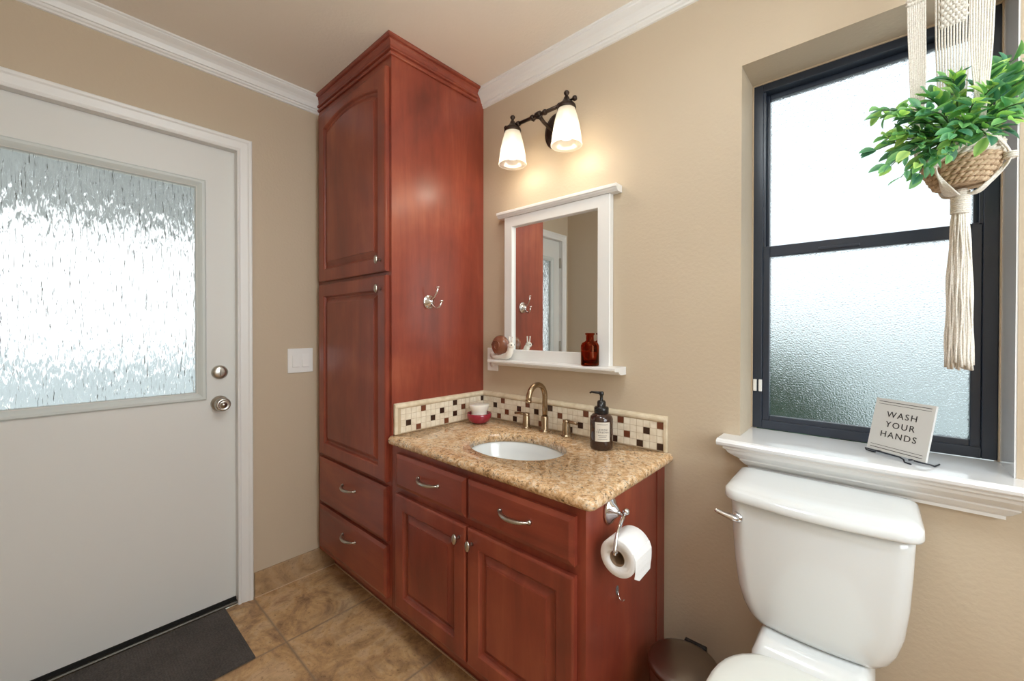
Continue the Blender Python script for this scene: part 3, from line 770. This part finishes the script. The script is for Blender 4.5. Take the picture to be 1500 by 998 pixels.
# snail
sx, sy = .884, -.060
sn = thing('snail_figurine', 'white snail figurine with a glossy brown shell on the mirror shelf', 'figurine', (sx, sy, SHZ))
K = 1.42
def S(x, y, z): return (sx+x*K, sy+y*K, SHZ+.0005+z*K)
b = MB(); spine = [(-.052, 0, .005), (-.040, 0, .008), (-.022, 0, .010), (-.005, 0, .011), (.012, -.002, .012), (.024, -.005, .018), (.033, -.008, .028), (.038, -.010, .040), (.041, -.012, .048)]
b.tube([S(*p) for p in spine], [.003*K, .0078*K, .0098*K, .0105*K, .0115*K, .0115*K, .0105*K, .0100*K, .0075*K], 14)
b.sphere(S(.042, -.013, .048), .0100*K, 14, sx=1.15)
for dy in (-.005, .005): b.tube([S(.041, -.013+dy, .054), S(.042, -.013+dy*1.5, .073)], [.0024*K, .0017*K], 8); b.sphere(S(.042, -.013+dy*1.5, .074), .0026*K, 8)
b.build('body', M['cream_ceramic'], sn)
b = MB(); b.sphere(S(-.018, .002, .045), .0355*K, 28, sx=.98, sy=.62, sz=.98)
b.tube([S(-.018+.0027*k*math.cos(k*.55)*.45, -.0195-.0*k, .045+.0027*k*math.sin(k*.55)*.45) for k in range(2, 18)], .0022, 6)
b.build('shell', M['snail_shell'], sn)
for dy in (-.0065, .0065):
    b = MB(); b.sphere(S(.0515, -.0155+dy, .050), .0022*K, 8); b.build('eye', M['black_plastic'], sn)

# ------------------------------------------------------------------ vanity light
LX, LY, LZ = 1.133, -.125, 2.128
vl = thing('vanity_light', 'dark bronze two-lamp wall light with lit milky glass shades above the mirror', 'wall light', (LX, 0, 2.10))
b = MB(); b.lathe([(.060, -.001), (.060, -.006), (.056, -.010), (.050, -.011), (.047, -.016), (.038, -.018), (.001, -.019)], (LX, 0, 2.105), 'y', 36, sx=1.25, sy=.95); 
for dz in (-.058, .058): b.sphere((LX, -.014, 2.105+dz), .006, 10)
b.build('back_plate', M['bronze'], vl)
b = MB(); b.tube([(LX, -.015, 2.105), (LX, -.05, 2.104), (LX, -.09, 2.112), (LX, LY, LZ)], [.011, .008, .0075, .009], 12)
b.lathe([(.009, -.014), (.013, -.012), (.014, 0), (.013, .012), (.009, .014)], (LX, LY, LZ), 'x', 20)
b.build('arm', M['bronze'], vl)
b = MB(); xs0, xs1 = .992, 1.270
b.tube([(xs0+.015, LY, LZ), (xs1-.015, LY, LZ)], .0075, 14)
for x in (LX-.032, LX+.032, xs0+.032, xs1-.032): b.lathe([(.0075, -.008), (.0105, -.006), (.0115, 0), (.0105, .006), (.0075, .008)], (x, LY, LZ), 'x', 18)
b.tube([(LX-.03, LY-.006, LZ-.010), (LX-.018, LY-.008, LZ-.022), (LX-.006, LY-.008, LZ-.014), (LX+.008, LY-.008, LZ-.020), (LX+.022, LY-.006, LZ-.010)], .003, 8)
b.build('cross_bar', M['bronze'], vl)
for lx in (xs0, xs1):
    b = MB()
    b.lathe([(.036, -.022), (.037, -.018), (.035, -.008), (.030, -.002), (.024, .002), (.016, .010), (.012, .018), (.010, .024), (.006, .028), (.006, .034), (.010, .038), (.011, .043), (.008, .048), (.001, .049)], (lx, LY, LZ-.004), 'z', 28)
    sg = -1 if lx == xs0 else 1
    b.lathe([(.0045, 0), (.0045, .018), (.009, .022), (.0105, .028), (.008, .034), (.001, .036)] if sg > 0 else [(.0045, 0), (.0045, -.018), (.009, -.022), (.0105, -.028), (.008, -.034), (.001, -.036)], (lx+sg*.010, LY, LZ+.004), 'x', 16)
    b.build('fitter', M['bronze'], vl)
    zc = LZ-.022
    outer = [(.031, 0), (.034, -.006), (.037, -.016), (.045, -.045), (.051, -.075), (.0555, -.105), (.0575, -.128), (.0605, -.140), (.0600, -.143), (.0575, -.143), (.0545, -.128), (.0525, -.105), (.048, -.075), (.042, -.045), (.034, -.016), (.031, -.006), (.028, 0)]
    b = MB(); b.lathe(outer, (lx, LY, zc), 'z', 40, cap=False); shd = b.build('lamp_shade', M['shade'], vl)
    b = MB(); b.lathe([(.013, -.012), (.014, -.040), (.018, -.052), (.026, -.072), (.030, -.090), (.028, -.104), (.019, -.116), (.001, -.121)], (lx, LY, zc), 'z', 24); b.build('bulb', M['bulb'], vl)
    ld = bpy.data.lights.new('bulb_light', 'POINT'); ld.energy = BULB_W; ld.color = (1.0, .86, .68); ld.shadow_soft_size = .045
    lo = bpy.data.objects.new('bulb_light', ld); COL.objects.link(lo); lo.parent = vl; lo.location = Vector((lx, LY, zc-.130)) - ORG[vl]

# ------------------------------------------------------------------ toilet paper holder + roll
tp = thing('paper_holder', 'chrome toilet paper holder on the side of the vanity', 'toilet paper holder', (VX1, -.400, .742))
b = MB(); b.lathe([(.031, 0), (.034, .004), (.031, .008), (.028, .012), (.020, .016), (.013, .024), (.0085, .030)], (VX1, -.400, .742), 'x', 28, sx=1.0, sy=1.2); b.build('back_plate', M['chrome'], tp)
RX, RZ = VX1+.072, .668
b = MB(); b.tube([(VX1+.02, -.400, .742), (VX1+.040, -.402, .744), (VX1+.052, -.412, .744), (VX1+.058, -.436, .742), (VX1+.064, -.468, .731), (VX1+.069, -.492, .712), (RX, -.503, .692), (RX, -.505, RZ+.017), (RX, -.500, RZ+.0145), (RX, -.470, RZ+.0145), (RX, -.400, RZ+.0145)], .0048, 12)
b.sphere((VX1+.048, -.392, .748), .010, 14); b.build('arm', M['chrome'], tp)
b = MB(); RR, RI = .049, .0205; n = 48
Y0, Y1 = -.490, -.392
cs = []
for (r, y) in ((RI, Y0), (RR-.003, Y0), (RR, Y0+.002), (RR, Y1-.002), (RR-.003, Y1), (RI, Y1)):
    cs.append([(RX+r*math.cos(2*PI*k/n), y, RZ+r*math.sin(2*PI*k/n)) for k in range(n)])
b.loft(cs, wrap=True, smooth=True)
for f in b.bm.faces:
    if abs(f.normal.y) > .9: f.smooth = False
# hanging torn tail on the outer side
tail = [(RX+RR*math.cos(a), RZ+RR*math.sin(a)) for a in [math.radians(q) for q in (30, 10, -8)]] + [(RX+RR-.001, RZ-.022), (RX+RR-.003, RZ-.036), (RX+RR-.004, RZ-.050)]
lo = []
for i, (x, z) in enumerate(tail):
    j = .004*math.sin(i*2.1) if i == len(tail)-1 else 0
    lo.append([(x, Y0+.001+ (0.03 if i == len(tail)-1 else 0), z+j), (x+.0009, Y0+.001+(0.03 if i == len(tail)-1 else 0), z+j), (x+.0009, Y1-.001, z), (x, Y1-.001, z)])
b.loft(lo)
roll = b.build('toilet_paper_roll', M['paper'], org=(RX, -.44, RZ)); tag(roll, 'white toilet paper roll on the chrome holder with a torn hanging end', 'toilet paper')
b = MB(); cs = [[(RX+r*math.cos(2*PI*k/n), y, RZ+r*math.sin(2*PI*k/n)) for k in range(n)] for r, y in ((RI-.0002, Y0-.0003), (RI-.0002, Y1+.0003), (RI-.0014, Y1+.0003), (RI-.0014, Y0-.0003))]
b.loft(cs, wrap=True, smooth=True); b.build('cardboard_core', M['cardboard'], roll)
# small clear adhesive hook
hk = thing('adhesive_hook', 'tiny clear adhesive hook stuck on the vanity side below the paper roll', 'hook', (VX1, -.351, .482))
t_ = NT('clear_plastic'); t_.bsdf(Base__Color=(.9, .9, .9, 1), Roughness=.08, Transmission__Weight=.85, IOR=1.45); M['clear'] = t_.mat
b = MB(); b.lathe([(.011, 0), (.011, .0015), (.009, .0025), (.001, .003)], (VX1, -.351, .490), 'x', 20, sx=.8, sy=1.25); b.build('back_plate', M['clear'], hk)
b = MB(); b.tube([(VX1+.002, -.351, .488), (VX1+.005, -.351, .474), (VX1+.010, -.351, .466), (VX1+.018, -.351, .465), (VX1+.023, -.351, .472)], [.0022, .0018, .0016, .0016, .0018], 8); b.build('prong', M['chrome'], hk)

# ------------------------------------------------------------------ toilet
TX = 2.052
toi = thing('toilet', 'white two-piece toilet with a curved tank under the window', 'toilet', (TX, -.35, 0))
def tank_loop(cx, hw, yb, yf, z, bow, r, n=7, m_=12):
    """rounded box with the front face bowed outwards; yf more negative"""
    pts = []
    y_of = lambda x: yf - bow*(1-((x-cx)/hw)**2)
    for k in range(n+1):                          # back right corner
        a = math.radians(90-90*k/n); pts.append((cx+hw-.012+.012*math.cos(a), yb-.012+.012*math.sin(a), z))
    for k in range(n+1):                          # front right corner
        a = math.radians(-90*k/n); pts.append((cx+hw-r+r*math.cos(a), yf+r+r*math.sin(a), z))
    for k in range(1, m_):
        x = cx+(hw-r)*(1-2*k/m_); pts.append((x, yf-bow*(1-((x-cx)/(hw-r))**2), z))
    for k in range(n+1):
        a = math.radians(-90-90*k/n); pts.append((cx-hw+r+r*math.cos(a), yf+r+r*math.sin(a), z))
    for k in range(n+1):
        a = math.radians(180-90*k/n); pts.append((cx-hw+.012+.012*math.cos(a), yb-.012+.012*math.sin(a), z))
    return pts
b = MB(); L = []
for z, hw, yf, bow, r in ((.455, .090, -.150, .004, .03), (.456, .122, -.172, .006, .035), (.462, .136, -.182, .008, .04), (.478, .149, -.190, .010, .045), (.505, .160, -.196, .012, .045), (.55, .171, -.202, .013, .045), (.62, .179, -.206, .014, .045), (.70, .1835, -.208, .014, .042), (.760, .186, -.209, .014, .040), (.788, .187, -.209, .014, .040)):
    L.append(tank_loop(TX, hw, -.035, yf, z, bow, r))
b.loft(L, smooth=True); b.build('tank', M['porcelain'], toi)
b = MB(); L = []
for z, d, r in ((.786, .006, .045), (.788, .0, .045), (.793, -.0015, .045), (.812, -.0005, .045), (.822, .003, .046), (.828, .009, .046), (.832, .018, .046), (.834, .032, .046), (.8345, .05, .04)):
    L.append([(x, y, q - (.010*max(0, (-.03-y)/.2)**1.6 if z > .815 else 0)) for x, y, q in tank_loop(TX, .199-d, -.022-d*.6, -.223+d, z+.002, .016, r-d*.3)])
b.loft(L, smooth=True); b.build('tank_lid', M['porcelain'], toi)
# flush lever
b = MB(); lx, ly, lz = TX-.163, -.204, .742
b.lathe([(.014, .002), (.014, -.006), (.011, -.010), (.006, -.014)], (lx, ly, lz), 'y', 20)
b.tube([(lx+.004, ly-.014, lz), (lx-.010, ly-.018, lz+.002), (lx-.030, ly-.020, lz+.006), (lx-.046, ly-.022, lz+.011), (lx-.052, ly-.023, lz+.014)], [.011, .0115, .0085, .0075, .0065], 12, flat=.8)
b.build('flush_lever', M['chrome'], toi)
# bowl
def egg(cx, hw, yb, yf, z, n=40, p=2.2):
    pts = []; yc = yb - (yb-yf)*.42
    for k in range(n):
        a = 2*PI*k/n; c_, s_ = math.cos(a), math.sin(a)
        x = hw*math.copysign(abs(c_)**(2/p), c_); ry = (yb-yc) if s_ > 0 else (yc-yf)
        pts.append((cx+x, yc+ry*math.copysign(abs(s_)**(2/p), s_), z))
    return pts
b = MB(); L = []
for z, hw, yb, yf, p in ((0, .105, -.10, -.52, 2.6), (.02, .105, -.10, -.52, 2.6), (.10, .098, -.10, -.49, 2.5), (.20, .108, -.12, -.52, 2.5), (.28, .130, -.16, -.60, 2.3), (.34, .155, -.205, -.66, 2.2), (.385, .170, -.245, -.70, 2.2), (.395, .168, -.245, -.70, 2.2)):
    L.append(egg(TX, hw, yb, yf, z, p=p))
b.loft(L, smooth=True)
# raised deck joining bowl to tank
def deck(z, hw, y0, y1): return [(x, y, z) for x, y in rrect(TX, (y0+y1)/2, 2*hw, abs(y1-y0), .02)]
b.loft([deck(.20, .100, -.075, -.25), deck(.34, .122, -.055, -.27), deck(.425, .120, -.055, -.262), deck(.4545, .106, -.055, -.225), deck(.4562, .096, -.062, -.215)], smooth=True)
b.build('bowl', M['porcelain'], toi)
b = MB()
L = [egg(TX, .176-d, -.240-d, -.712+d, z, p=2.5) for z, d in ((.397, .004), (.399, 0), (.412, 0), (.4135, .003))]
b.loft(L, smooth=True); b.build('seat', M['seat'], toi)
b = MB()
L = [egg(TX, .179-d, -.232-d, -.715+d, z, p=2.5) for z, d in ((.4145, .004), (.416, 0), (.424, 0), (.429, .003), (.432, .012), (.433, .03))]
b.loft(L, smooth=True)
for dx in (-.075, .075): b.box(TX+dx-.018, TX+dx+.018, -.240, -.222, .4258, .434, .004)
b.build('seat_lid', M['seat'], toi)

# ------------------------------------------------------------------ trash can
cx, cy, cr = 1.748, -.212, .098
can = thing('trash_can', 'small round brushed steel step bin between vanity and toilet', 'trash can', (cx, cy, 0))
b = MB(); b.lathe([(cr-.004, .012), (cr-.002, .014), (cr-.002, .252), (cr-.006, .254)], (cx, cy, 0), 'z', 48); b.build('bin_body', M['steel_can'], can)
b = MB(); b.lathe([(cr+.001, 0), (cr+.001, .012), (cr-.004, .0125)], (cx, cy, .0005), 'z', 48)
b.box(cx+.02, cx+.055, cy-cr-.03, cy-cr+.01, .006, .014, .002); b.build('base_ring', M['black_plastic'], can)
b = MB(); b.lathe([(cr-.001, .2545), (cr+.001, .256), (cr+.001, .266), (cr-.002, .270), (cr-.016, .276), (cr-.05, .281), (.001, .283)], (cx, cy, 0), 'z', 48); b.build('bin_lid', M['steel_can'], can)
b = MB(); ang = math.radians(95)
hx, hy = cx+.030, cy+cr-.004
b.box(cx-.030, cx+.036, cy+cr-.006, cy+cr+.009, .245, .273, .003); b.build('lid_hinge', M['black_plastic'], can)

# ------------------------------------------------------------------ door mat
b = MB(); b.box(.002, .410, -1.66, -.938, .0005, .0075, .002)
tag(b.build('door_mat', M['mat'], org=(.2, -1.3, 0)), 'dark grey ribbed mat on the tiles in front of the door', 'mat')

# ------------------------------------------------------------------ sign on easel
P0 = Vector((2.1503, .0565, .9285)); P1 = Vector((2.2605, -.0280, .9285))
ux = (P1-P0).normalized(); nrm = Vector((0, 0, 1)).cross(ux); nrm = -nrm if nrm.y > 0 else nrm   # outwards (to the room)
wS = (P1-P0).length; tilt = math.radians(14)
uy = (Vector((0, 0, 1))*math.cos(tilt) - nrm*math.sin(tilt)).normalized()
un = ux.cross(uy).normalized()
if un.dot(nrm) < 0: un = -un
sg = thing('table_sign', 'small square white sign reading WASH YOUR HANDS on the window sill', 'sign', tuple(P0.lerp(P1, .5)))
hS = wS*1.02
def sp(u, v, w): return P0 + ux*u + uy*v + un*w
b = MB()
def qb(u0, u1, v0, v1, w0, w1):
    b.loft([[sp(u0, v0, w), sp(u1, v0, w), sp(u1, v1, w), sp(u0, v1, w)] for w in (w0, w1)])
qb(0, wS, 0, hS, -.006, 0); b.build('sign_board', M['sign'], sg)
for v0, v1 in ((hS-.009, hS-.0075), (hS-.0155, hS-.0145), (.0140, .0150), (.0065, .0080)):
    b = MB(); qb(.008, wS-.008, v0, v1, 0, .0003); b.build('border_line', M['ink'], sg)
for txt, v in (('WASH', .100), ('YOUR', .073), ('HANDS', .046)):
    text_mesh(txt, .0225, M['ink'], 'lettering', sg, (lambda vv: (lambda a, c, d: sp(wS/2+a, vv+c, .0004+d)))(v), 1.22)
ez = thing('sign_easel', 'thin dark wire easel holding the hand washing sign', 'easel', tuple(P0.lerp(P1, .5)-Vector((0, 0, .01))))
def wp(u, w, z): 
    q = P0 + ux*u + nrm*w; q.z = z; return q
b = MB(); ZS = OZ0+.0022
def wire(l): b.tube([wp(*q) for q in l], .0018, 8)
wire([(.020, -.004, ZS), (.006, -.002, ZS), (.003, .006, ZS+.003), (.003, .008, ZS+.0075), (.012, .008, ZS+.0072), (wS-.050, .008, ZS+.0072), (wS-.040, .010, ZS+.004), (wS-.034, .016, ZS), (wS-.018, .018, ZS)])
wire([(wS-.02, .006, ZS+.0070), (wS-.004, .004, ZS+.0068), (wS+.004, -.010, ZS+.004), (wS+.006, -.020, ZS), (wS-.004, -.050, ZS)])
wire([(.03, -.012, ZS+.006), (.045, -.030, ZS+.04), (.052, -.052, ZS+.09)]) 
wire([(wS-.03, -.012, ZS+.006), (wS-.045, -.030, ZS+.04), (wS-.052, -.052, ZS+.09)])
wire([(.030, -.012, ZS+.006), (.030, .008, ZS+.0065)]); wire([(wS-.030, -.012, ZS+.006), (wS-.030, .008, ZS+.0065)])
b.build('wire_stand', M['dark_wire'], ez)

# ------------------------------------------------------------------ hanging plant
PX, PY = 2.297, -.205
ZR, ZBt, RB = 1.628, 1.550, .056
random.seed(11)
pl = thing('potted_plant', 'leafy green artificial plant in a woven basket hanging before the window', 'plant', (PX, PY, ZBt))
# woven basket: stacked twisted rows
def basket_r(z):
    t_ = (z-ZBt)/(ZR-ZBt); return RB*(.62+.38*math.sin(min(1, t_*1.25)*PI/2)) if t_ < 1 else RB
for name, z0, z1, mm in (('basket', ZBt+.004, ZBt+.050, 'seagrass'), ('basket_rim', ZBt+.0555, ZR, 'whiteweave')):
    b = MB(); z = z0
    rad0 = basket_r(z0)-.003
    nr = 0
    while z <= z1:
        r0 = basket_r(z)
        for s_ in (0, 1):
            pts = []
            N = 96
            for k in range(N):
                a = 2*PI*k/N; ph = 14*a + s_*PI + (nr % 2)*1.2
                pts.append((PX+(r0+.0022*math.cos(ph))*math.cos(a), PY+(r0+.0022*math.cos(ph))*math.sin(a), z+.0026*math.sin(ph)))
            b.tube(pts, .0040, 6, closed=True)
        z += .0088; nr += 1
    if name == 'basket':
        b.lathe([(.001, 0), (.033, 0), (.037, .003), (RB-.006, .038), (RB-.004, .072), (RB-.009, .072), (RB-.011, .038), (.034, .006), (.001, .005)], (PX, PY, ZBt-.002), 'z', 32)
    b.build(name, M[mm], pl)

def leaf(bm, lay, p, d, up, L_, W_, col):
    d = d.normalized(); side = d.cross(up)
    if side.length < 1e-3: side = Vector((1, 0, 0))
    side.normalize(); nn = side.cross(d).normalized()
    prof = [(0, .0), (.12, .52), (.32, .93), (.56, 1.0), (.80, .66), (.93, .28), (1.0, 0.0)]
    mid, lf, rt = [], [], []
    for t_, w_ in prof:
        c0 = p + d*(L_*t_) - nn*(L_*.16*t_*t_)
        mid.append(bm.verts.new(c0))
        if 0 < w_:
            e = nn*(W_*.22*w_)
            lf.append(bm.verts.new(c0 + side*(W_*.5*w_) + e)); rt.append(bm.verts.new(c0 - side*(W_*.5*w_) + e))
        else: lf.append(mid[-1]); rt.append(mid[-1])
    edge = (min(1, col[0]*1.7+.06), min(1, col[1]*1.3+.08), col[2]*1.3+.04, 1)
    for k in range(len(prof)-1):
        for A in (lf, rt):
            vs = [mid[k], mid[k+1], A[k+1], A[k]]
            vs2 = []
            for v_ in vs:
                if v_ not in vs2: vs2.append(v_)
            if len(vs2) < 3: continue
            f = bm.faces.new(vs2); f.smooth = True
            for lp in f.loops:
                lp[lay] = (*col[:3], 1) if lp.vert in mid else edge
bl = MB(); lay = bl.bm.loops.layers.float_color.new('tone')
bs_ = MB()
RV = Vector((math.cos(YAW), math.sin(YAW), 0)); FV = Vector((-math.sin(YAW), math.cos(YAW), 0)); UV = Vector((0, 0, 1))
greens = [srgb(66, 128, 86), srgb(94, 154, 92), srgb(124, 178, 96), srgb(48, 104, 84), srgb(78, 140, 104), srgb(150, 190, 106), srgb(58, 116, 96), srgb(104, 164, 106)]
# stem tips relative to the rim centre: right, up, towards the viewer
tips = [(-.190, .055, .03), (-.175, .030, .05), (-.160, .000, .04), (-.155, -.035, .05), (-.135, -.060, .05), (-.110, -.055, .08), (-.14, .07, -.02),
        (-.090, .085, .02), (-.060, .110, .04), (-.030, .130, .00), (.000, .110, .05), (.030, .125, .02), (.055, .150, .02), (.085, .165, .03), (.110, .135, .05),
        (.135, .120, .04), (.120, .075, .05), (.150, .060, .03), (.055, .085, .09), (.000, .070, .10), (-.050, .060, .10), (-.085, .030, .10), (-.05, -.010, .12), (-.110, -.020, .09),
        (.045, .030, .10), (-.02, .020, .12), (-.12, .035, .06), (.02, .06, -.06), (.10, .05, -.05), (-.07, .05, -.06), (-.15, .015, .0), (-.19, -.02, .02), (.09, .10, .07), (.02, .10, .07),
        (-.125, -.075, .04), (-.10, -.035, .06), (-.17, -.055, .03), (-.13, -.02, .00), (-.08, .005, .08), (-.15, .045, .05), (-.06, -.03, .10), (.06, .02, .02)]
base = Vector((PX, PY, ZR-.012))
for tr_, tu_, tf_ in tips:
    tip = base + RV*tr_ + UV*(tu_+.02) - FV*tf_
    st = base + RV*(tr_*.12) - FV*(tf_*.12)
    midp = base + RV*(tr_*.42) - FV*(tf_*.45) + UV*(max(tu_, 0)*.55+.055)
    pts = []
    N = 9
    for k in range(N+1):
        t_ = k/N; pts.append(st*(1-t_)**2 + midp*2*t_*(1-t_) + tip*t_*t_)
    bs_.tube(pts, [.0015]*(N)+[.0008], 5)
    for k in range(2, N+1):
        d = (pts[k]-pts[k-1]).normalized()
        for q in range(3 if k > 5 else (2 if k > 3 else 1)):
            a = random.uniform(0, 2*PI)
            rnd = Vector((math.cos(a), math.sin(a), random.uniform(-.3, .6)))
            dd = (d*random.uniform(.6, 1.2) + rnd*.8)
            if k == N and q == 0: dd = d
            upv = (UV + Vector((random.uniform(-.6, .6), random.uniform(-.6, .6), 0)) - FV*1.1).normalized()
            c = random.choice(greens); g = random.uniform(.85, 1.2)
            sc = random.uniform(.75, 1.15)
            leaf(bl.bm, lay, pts[k]+rnd*.002, dd, upv, .033*sc, .0165*sc, tuple(x*g for x in c[:3]))
# thin wispy sprigs on the left
for tr_, tu_, tf_ in ((-.215, .060, .03), (-.205, -.040, .05), (-.195, -.07, .06)):
    tip = base + RV*tr_*.92 + UV*tu_ - FV*tf_; st = base + RV*tr_*.35 + UV*(tu_*.4+.03) - FV*tf_*.5
    pts = [st.lerp(tip, k/7) + UV*.012*math.sin(PI*k/7) for k in range(8)]
    bs_.tube(pts, .0007, 5)
    for k in range(2, 8):
        a = random.uniform(0, 6.28); dd = (pts[k]-pts[k-1]).normalized() + Vector((math.cos(a), math.sin(a), random.uniform(-.9, .7)))*.8
        leaf(bl.bm, lay, pts[k], dd, UV, .026, .0095, tuple(x*.9 for x in greens[4][:3]))
fo = bl.build('foliage', M['leaf'], pl); bs_.build('stems', M['stem'], pl)

# ------------------------------------------------------------------ macrame hanger
mh = thing('macrame_hanger', 'cream cotton macrame hanger with a long tassel, holding the plant basket', 'macrame hanger', (PX, PY, 1.18))
AZ = math.atan2(-1.4531-PY, 2.1732-PX)          # azimuth towards the room viewpoint
def cyl(az_deg, r, z):
    a = AZ + math.radians(az_deg); return Vector((PX+r*math.cos(a), PY+r*math.sin(a), z))
bands = [-90, 24, 192]; knots = [-33, 76, -140]
ZTOP = 2.345; ZKN = 1.590; RK = RB+.011
b = MB()
cordr = .0018
def curve3(P, n=14):
    """Catmull-Rom through points"""
    P = [Vector(p) for p in P]; Q = [P[0]*2-P[1]] + P + [P[-1]*2-P[-2]]; out = []
    for i in range(1, len(Q)-2):
        for k in range(n):
            t_ = k/n; p0, p1, p2, p3 = Q[i-1:i+3]
            out.append(.5*((2*p1) + (p2-p0)*t_ + (2*p0-5*p1+4*p2-p3)*t_*t_ + (3*p1-p0-3*p2+p3)*t_**3))
    out.append(P[-1]); return out
knot_d = Vector((PX, PY, 1.530))
for bi, az in enumerate(bands):
    nb = (9, 9, 12)[bi]
    kn = sorted(knots, key=lambda q: abs(((q-az+180) % 360)-180))[:2]
    rg = Vector((PX, PY, ZTOP))
    for c in range(nb):
        off = (c-(nb-1)/2)/((nb-1)/2)            # -1..1
        wid = (.0135, .0155, .026)[bi]
        tang = Vector((-math.sin(AZ), math.cos(AZ), 0))
        k_az = min(kn, key=lambda q: (((q-az+180) % 360)-180)*(1 if off < 0 else -1))
        dz = random.uniform(-.002, .002)
        rad = Vector((math.cos(AZ+math.radians(az)), math.sin(AZ+math.radians(az)), 0))
        P = [rg + rad*.012 + tang*off*.006, rg + rad*(.045) + tang*off*wid*.9 + Vector((0, 0, -.14)),
             cyl(az, RB+.010, 2.02)+tang*off*wid, cyl(az, RB+.008, 1.80)+tang*off*wid*.85, cyl(az, RB+.008, ZR+.020)+tang*off*wid*.35,
             cyl(az + (((k_az-az+180) % 360)-180)*.5, RB+.010, (ZR+ZKN)/2+.006+off*.004), cyl(k_az, RK, ZKN+off*.003),
             cyl(k_az, RB*.86+.008, ZBt+.014+abs(off)*.006), cyl(k_az + off*18, .030, ZBt-.014), knot_d + cyl(k_az+off*30, .007, 0) - Vector((PX, PY, 0))]
        b.tube(curve3(P, 7), cordr, 6)
b.build('cords', M['cord'], mh)
# knotwork: flat square-knot panels on the bands
def sennit(az, z0, z1, halfw, rad_r):
    tang = Vector((-math.sin(AZ), math.cos(AZ), 0)); z = z0; i = 0; b = MB()
    while z < z1:
        c0 = cyl(az, rad_r, z)
        rad = Vector((math.cos(AZ+math.radians(az)), math.sin(AZ+math.radians(az)), 0))
        for j in range(-2, 3):
            c_ = c0 + tang*(j + .5*(i % 2))*halfw*.4
            b.sphere(c_, .0058, 8, sz=.75)
        b.tube([c0 - tang*halfw + rad*.003, c0 + rad*.006 + Vector((0, 0, .003)), c0 + tang*halfw + rad*.003], .0022, 6)
        z += .0085; i += 1
    b.build('knotwork', M['cord'], mh)
sennit(bands[0], 1.965, 2.08, .013, RB+.012)
sennit(bands[1], 2.02, 2.10, .015, RB+.012)
sennit(bands[2], 1.925, 2.10, .020, RB+.012)
for az in knots:
    c0 = cyl(az, RK, ZKN)
    b = MB(); b.sphere(c0, .0085, 12, sz=1.0)
    for dz in (-.004, 0, .004): b.tube([c0 + Vector((.0085*math.cos(q*PI/6), .0085*math.sin(q*PI/6), dz)) for q in range(12)], .002, 6, closed=True)
    b.build('knot', M['cord'], mh)
b = MB()
for i in range(11):
    z = 1.538 - i*.0042
    b.tube([(PX+.0125*math.cos(q*PI/8), PY+.0125*math.sin(q*PI/8), z+.0012*math.sin(q*PI/8)) for q in range(16)], .0025, 6, closed=True)
b.lathe([(.011, 0), (.011, -.05)], (PX, PY, 1.543), 'z', 16)
b.build('wrapped_knot', M['cord'], mh)
b = MB(); random.seed(3)
for k in range(96):
    a = k*2.39996; q = math.sqrt((k+.5)/96)
    r1, r2 = .0095*q, .0195*q+.001
    zb_ = 1.178 + random.uniform(-.006, .012); P = []
    wob = random.uniform(0, 6.28); amp = random.uniform(.0004, .0014)
    for j in range(15):
        t_ = j/14; z = 1.502+(zb_-1.502)*t_
        r = r1 + (r2*.78-r1)*min(1, t_*2.6)**.7 + (r2*.22)*t_
        P.append((PX+r*math.cos(a)*1.0+amp*math.sin(wob+t_*17)+.008*max(0, .0)*t_, PY+r*math.sin(a)+amp*math.cos(wob*2+t_*15), z))
    b.tube(P, [.0019]*14+[.0026], 6)
b.build('tassel', M['cord'], mh)
b = MB(); b.tube([(PX+.022*math.cos(q*PI/12), PY, ZTOP+.022+.022*math.sin(q*PI/12)) for q in range(24)], .0045, 10, closed=True); b.build('hanging_ring', M['nickel'], mh)
b = MB(); b.lathe([(.016, 0), (.016, -.003), (.004, -.005), (.003, -.020)], (PX, PY, H), 'z', 20)
b.tube([(PX, PY, H-.018), (PX, PY, H-.030), (PX, PY+.010, H-.040), (PX, PY+.010, H-.052), (PX, PY-.001, H-.0565), (PX, PY-.011, H-.050)], .0026, 8)
tag(b.build('ceiling_hook', M['plastic_white'], org=(PX, PY, H)), 'small white hook in the ceiling above the hanging plant', 'hook')

# ------------------------------------------------------------------ added ceiling lamps (out of frame, put in to brighten the room)
def added_ceiling_lamp(x, y, r, label):
    cl = thing('added_ceiling_light', label, 'added ceiling light', (x, y, H), 'added ceiling lamps')
    b = MB(); b.lathe([(.075, 0), (.075, -.010), (.060, -.020), (.012, -.024), (.012, -.17)], (x, y, H), 'z', 32); b.build('canopy', M['nickel'], cl)
    b = MB(); b.lathe([(.001, -.165), (r*.96, -.166), (r, -.171), (r, -.183), (r*.94, -.205), (r*.72, -.231), (r*.38, -.247), (.001, -.252)], (x, y, H), 'z', 40); b.build('diffuser', M['added_ceiling_lamp'], cl)
added_ceiling_lamp(1.72, -.98, .17, 'round milky ceiling lamp, added unseen as fill over the middle of the room')
added_ceiling_lamp(2.80, -.95, .17, 'round milky ceiling lamp, added unseen as fill towards the right wall')
